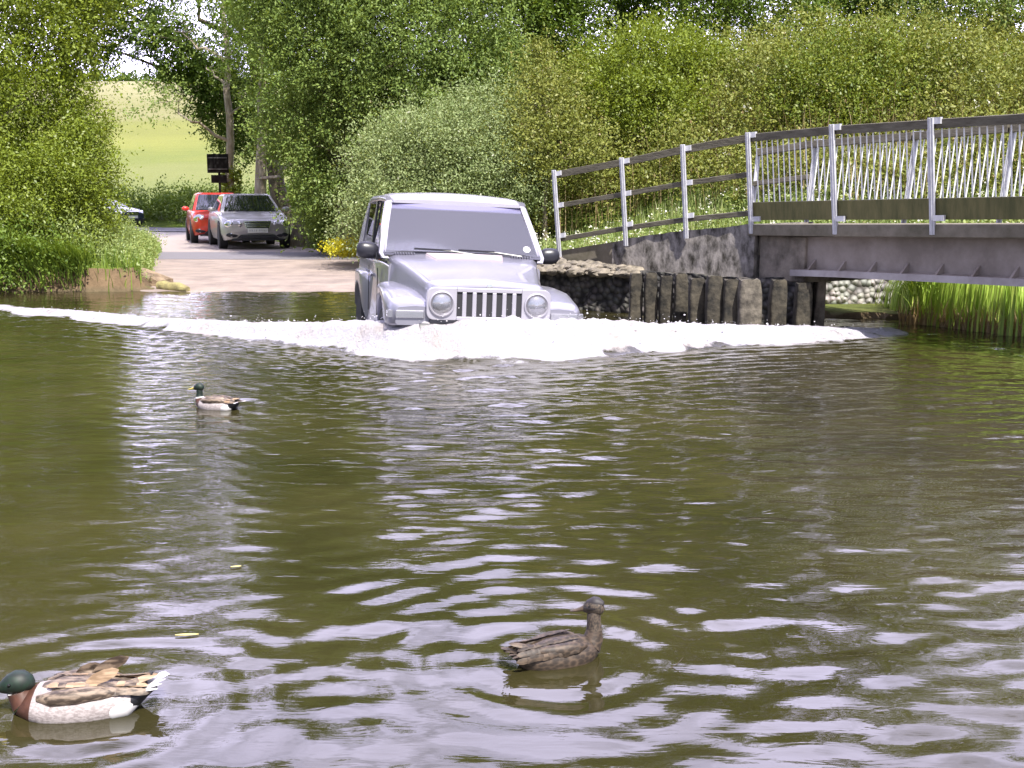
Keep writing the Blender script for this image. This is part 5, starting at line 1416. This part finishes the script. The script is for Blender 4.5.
DM = {
 'green': pmat('duck_head_green', (.003, .020, .008), .6, var=.8, scale=40, spec=.6),
 'white': pmat('duck_white', (.62, .60, .60), .6, var=.1, scale=30),
 'chest': pmat('duck_chestnut', (.09, .035, .02), .6, var=.4, scale=40),
 'grey': dmat('duck_grey_flank', (.40, .355, .35), (.26, .225, .22), scale=90, stretch=(1, .4, 2)),
 'back': dmat('duck_brown_back', (.22, .165, .12), (.05, .035, .025), scale=45, stretch=(.6, 2, 2)),
 'black': pmat('duck_black', (.012, .012, .016), .5),
 'bill': pmat('duck_bill_yellow', (.50, .42, .08), .45),
 'hbill': pmat('hen_bill', (.10, .07, .045), .5, var=.5, scale=40),
 'mottle': dmat('hen_mottled_feathers', (.030, .021, .015), (.09, .062, .042), kind='vor', scale=58, stretch=(.7, 1, 1.5), pos=(.38, .85)),
 'hhead': dmat('hen_head', (.03, .024, .02), (.10, .075, .055), scale=120),
 'hcap': pmat('hen_dark_cap', (.022, .018, .02), .6),
 'tan': dmat('tan_feather', (.36, .25, .16), (.20, .13, .075), scale=30, stretch=(.4, 3, 3)),
 'htan': dmat('hen_buff_feather', (.12, .085, .058), (.05, .036, .025), scale=30, stretch=(.4, 3, 3)),
 'eye': pmat('duck_eye', (.005, .005, .005), .1),
}
def duck(name, label, cat, loc, rotz, male, scale, head_yaw=0, neck=1.0, group=None, roughed=False, hscale=1.15):
    mats = [DM['green'], DM['white'], DM['chest'], DM['grey'], DM['back'], DM['black'], DM['bill'], DM['eye'], DM['tan']] if male else \
           [DM['hhead'], DM['mottle'], DM['mottle'], DM['mottle'], DM['mottle'], DM['hcap'], DM['hbill'], DM['eye'], DM['htan']]
    mb = MB()
    X = Vector((1, 0, 0))
    def seg(path, mi): 
        mb.mi = mi; mb.loft(ell(path), cap=True)
    body = [((-.215, 0, .070), .006, .004, .004, (1, 0, -.2)), ((-.19, 0, .063), .032, .014, .016, (1, 0, -.2)), ((-.15, 0, .050), .058, .030, .045, (1, 0, -.1)), ((-.10, 0, .040), .080, .050, .07, (1, 0, 0)),
            ((-.04, 0, .035), .094, .066, .08, (1, 0, 0)), ((.03, 0, .032), .098, .070, .08, (1, 0, 0)), ((.09, 0, .034), .092, .064, .075, (1, 0, 0)), ((.135, 0, .040), .076, .055, .06, (1, 0, .15)), ((.168, 0, .050), .052, .044, .045, (1, 0, .6)),
            ]
    nz = .10 * neck
    neckp = [((.168, 0, .052), .050, .042, .045, (.8, 0, .8)), ((.180, 0, .082), .036, .032, .036, (.25, 0, 1)), ((.182, 0, .082 + nz * .35), .027, .025, .028, (.05, 0, 1)), ((.180, 0, .082 + nz * .7), .0235, .023, .025, (0, 0, 1)), ((.180, 0, .082 + nz), .0245, .024, .026, (.05, 0, 1)), ((.183, 0, .082 + nz + .02), .024, .02, .02, (.1, 0, 1))]
    if not male: neckp = [(c_, w_ * f_, u_ * f_, l_ * f_, t_) for (c_, w_, u_, l_, t_), f_ in zip(neckp, (1.05, 1.2, 1.28, 1.25, 1.2, 1.15))]
    if male:
        seg(body[:3], 5); seg(body[2:8], 3); seg(body[7:], 2); seg([((.11, 0, .078), .03, .02, .02, X), ((.05, 0, .082), .06, .028, .02, X), ((-.06, 0, .08), .06, .026, .02, X), ((-.14, 0, .07), .035, .018, .02, X), ((-.18, 0, .07), .01, .006, .006, X)], 4)
        seg(neckp[:2], 2); seg([neckp[1], ((.181, 0, .082 + nz * .2), .032, .029, .033, (.1, 0, 1))], 1)
        seg([((.181, 0, .082 + nz * .2), .0315, .0285, .0325, (.1, 0, 1))] + neckp[2:], 0)
        # white patch ahead of the black stern, white outer tail
        mb.mi = 1
        for s in (-1, 1): mb.loft(ell([((-.165, s * .028, .045), .012, .012, .02, (1, 0, 0)), ((-.14, s * .038, .040), .034, .022, .04, (1, 0, 0)), ((-.10, s * .050, .034), .034, .02, .04, (1, 0, 0)), ((-.06, s * .052, .03), .012, .01, .02, (1, 0, 0))]))
    else:
        seg(body, 3); seg(neckp[:3], 1); seg(neckp[2:], 0)
    # head as rings turned about the neck
    hb = len(mb.v)
    hc = Vector((.183, 0, .082 + nz + .030))
    head = [((-.036, 0, .0), .006, .006, .006, X), ((-.030, 0, .002), .018, .017, .018, X), ((-.014, 0, .004), .027, .027, .026, X), ((.006, 0, .004), .0275, .028, .026, X), ((.024, 0, .001), .021, .022, .021, X), ((.038, 0, -.004), .013, .013, .013, X)]
    seg([(Vector(c) , a, b, d, t) for c, a, b, d, t in head], 0)
    if not male:
        seg([((-.034, 0, .012), .010, .010, .003, X), ((-.014, 0, .014), .0235, .0195, .004, X), ((.006, 0, .014), .0235, .0200, .004, X), ((.030, 0, .010), .014, .010, .003, X)], 5)
        for s in (-1, 1): mb.box((.012, s * .0265, .004), (.045, .003, .005))
    seg([((.036, 0, -.004), .0125, .012, .011, X), ((.050, 0, -.010), .0105, .008, .006, X), ((.068, 0, -.015), .0115, .0045, .004, X), ((.084, 0, -.018), .0105, .003, .003, X), ((.091, 0, -.019), .004, .001, .001, X)], 6)
    mb.mi = 7
    for s in (-1, 1): mb.lathe([(.001, .0), (.0042, .001), (.004, .003), (.001, .005)], (.014, s * .0225, .008), 'Y', 8) if s > 0 else mb.lathe([(.001, .0), (.0042, -.001), (.004, -.003), (.001, -.005)], (.014, s * .0225, .008), 'Y', 8)
    Rm = Matrix.Rotation(head_yaw, 3, 'Z')
    for i in range(hb, len(mb.v)): mb.v[i] = tuple(hc + Rm @ (Vector(mb.v[i]) * hscale))
    # folded wings: overlapping feather plates along each flank
    def feather(base, tip, w, mi, lift=.004, side=1, roll=.6):
        mb.mi = mi
        base, tip = Vector(base), Vector(tip); d = (tip - base); L_ = d.length; d.normalize()
        s = d.cross(Vector((0, side * math.sin(roll), math.cos(roll)))).normalized(); n = s.cross(d)
        if n.z < 0: n = -n
        rings = []
        for t, k in ((0, .35), (.25, .9), (.6, 1.0), (.85, .75), (1.0, .12)):
            c = base + d * L_ * t + n * lift * math.sin(PI * t)
            rings.append([c - s * w * k / 2, c + n * .0035 * k, c + s * w * k / 2, c - n * .0015])
        mb.loft(rings)
    rg = random.Random(int(abs(rotz) * 100) + 3)
    for s in (-1, 1):
        mb.mi = 4
        mb.loft(ell([((.115, s * .060, .078), .010, .008, .01, X), ((.07, s * .070, .080), .024, .020, .026, X), ((.0, s * .070, .084 if male else .078), .026, .024, .026 if male else .040, X), ((-.07, s * .056, .084 if male else .078), .024, .020, .020 if male else .030, (1, 0, -.05)), ((-.13, s * .034, .078), .016, .012, .016, (1, 0, -.05)), ((-.185, s * .012, .080), .004, .003, .003, (1, 0, -.05))]))
        for r in range(2 if male else 3):
            for k in range(11):
                bx_ = .09 - k * .0215 - r * .010; yy = s * (.040 + .027 * r) * (1 - .022 * k); zz = .106 - r * .014 - .0012 * k
                feather((bx_, yy, zz), (bx_ - .042 - .003 * k, yy * .93, zz - .004 + rg.uniform(-.002, .004)), .023, 4 if rg.random() < .75 else 8, side=s, roll=.3 + .5 * r)
        for k in range(4):
            feather((-.06 - .02 * k, s * (.050 - .006 * k), .088), (-.185 - .012 * k, s * (.014 - .004 * k), .092 + .006 * k), .024, 8 if k in (0, 3) else 4, side=s, roll=.5)
    if roughed:      # one tertial fluffed up
        feather((-.02, .03, .105), (-.115, .03, .142), .036, 8, side=1, roll=1.2); feather((-.02, -.05, .10), (-.125, -.055, .145), .042, 4, side=-1, roll=1.3)
        feather((.03, -.06, .10), (-.04, -.065, .122), .034, 4, side=-1, roll=1.2)
    # tail fan
    for k in range(-3, 4):
        outer = abs(k) >= 2
        feather((-.165, k * .008, .062), (-.255 + abs(k) * .008, k * .021, .078 + .006 * (3 - abs(k)) + (.012 if roughed else 0)), .020, 1 if (outer or roughed) and male else (8 if outer else 4), roll=.05)
    if male:
        mb.mi = 5
        for s in (-1, 1): mb.tube([(-.17, s * .006, .085), (-.195, s * .006, .100), (-.205, s * .006, .115), (-.195, s * .006, .120)], [.005, .004, .003, .001], 6)
    o = mb.build(name, mats, None, smooth=55)
    o.location = loc; o.rotation_euler = (0, 0, rotz); o.scale = (scale, scale, scale * (1.0 if male else 1.2))
    return tag(o, label, cat, group)
dl = [d.copy() for d in DUCKS]
d1 = duck('drake', 'drake with yellow bill and white stern swimming left in mid river, farthest of the ducks', 'duck', dl[0] + Vector((0, 0, -.012)), PI - .45, True, .86, head_yaw=.15, neck=.55)
d2 = duck('hen_duck', 'mottled brown female duck looking back to the left in the foreground', 'duck', Wz(556, 661) + Vector((0, 0, -.012)), math.radians(24), False, .72, head_yaw=math.radians(138), neck=.78, hscale=1.2)
d3 = duck('drake', 'ruffled green headed drake at the lower left corner, cut off by the picture edge', 'duck', Wz(84, 708) + Vector((.0, .0, -.012)), PI + .12, True, .93, head_yaw=.1, neck=-.12, roughed=True, hscale=1.3)

def float_leaf(name, label, cat, u, v, L_, w, rz, mat):
    p_ = Wz(u, v); z = float(water_fields(np.array([p_.x]), np.array([p_.y]))[0][0])
    mb = MB(); n = 8; rings = []
    for k in range(n + 1):
        t = k / n; ww = w * math.sin(PI * min(1, t * .96 + .02)) ** .8 / 2 + .0006; x = (t - .5) * L_
        rings.append([(x, -ww, .003), (x, 0, .001 + .002), (x, ww, .004), (x, 0, -.001)])
    mb.loft(rings); o = mb.build(name, mat, smooth=60); o.location = (p_.x, p_.y, z + .003); o.rotation_euler = (0, 0, rz)
    return tag(o, label, cat)
M['yleaf'] = pmat('yellow_leaf', (.55, .48, .16), .5, var=.3, scale=60)
float_leaf('floating_leaf', 'pale yellow willow leaf floating above the lower left drake', 'leaf', 187, 637, .075, .014, .1, M['yleaf'])
float_leaf('floating_leaf', 'short brownish leaf floating among ripples in the left middle water', 'leaf', 236, 568, .04, .012, .3, M['straw_m'] if 'straw_m' in M else M['yleaf'])
p_ = Wz(677, 668); mb = MB(); mb.tube([(-.02, 0, 0), (.0, .0, .012), (.02, .01, .03)], [.0018, .0016, .0006], 5)
o = mb.build('twig', M['bark_dark'], smooth=60); o.location = (p_.x, p_.y, .0); tag(o, 'tiny dark twig sticking out of the water right of the brown duck', 'twig')
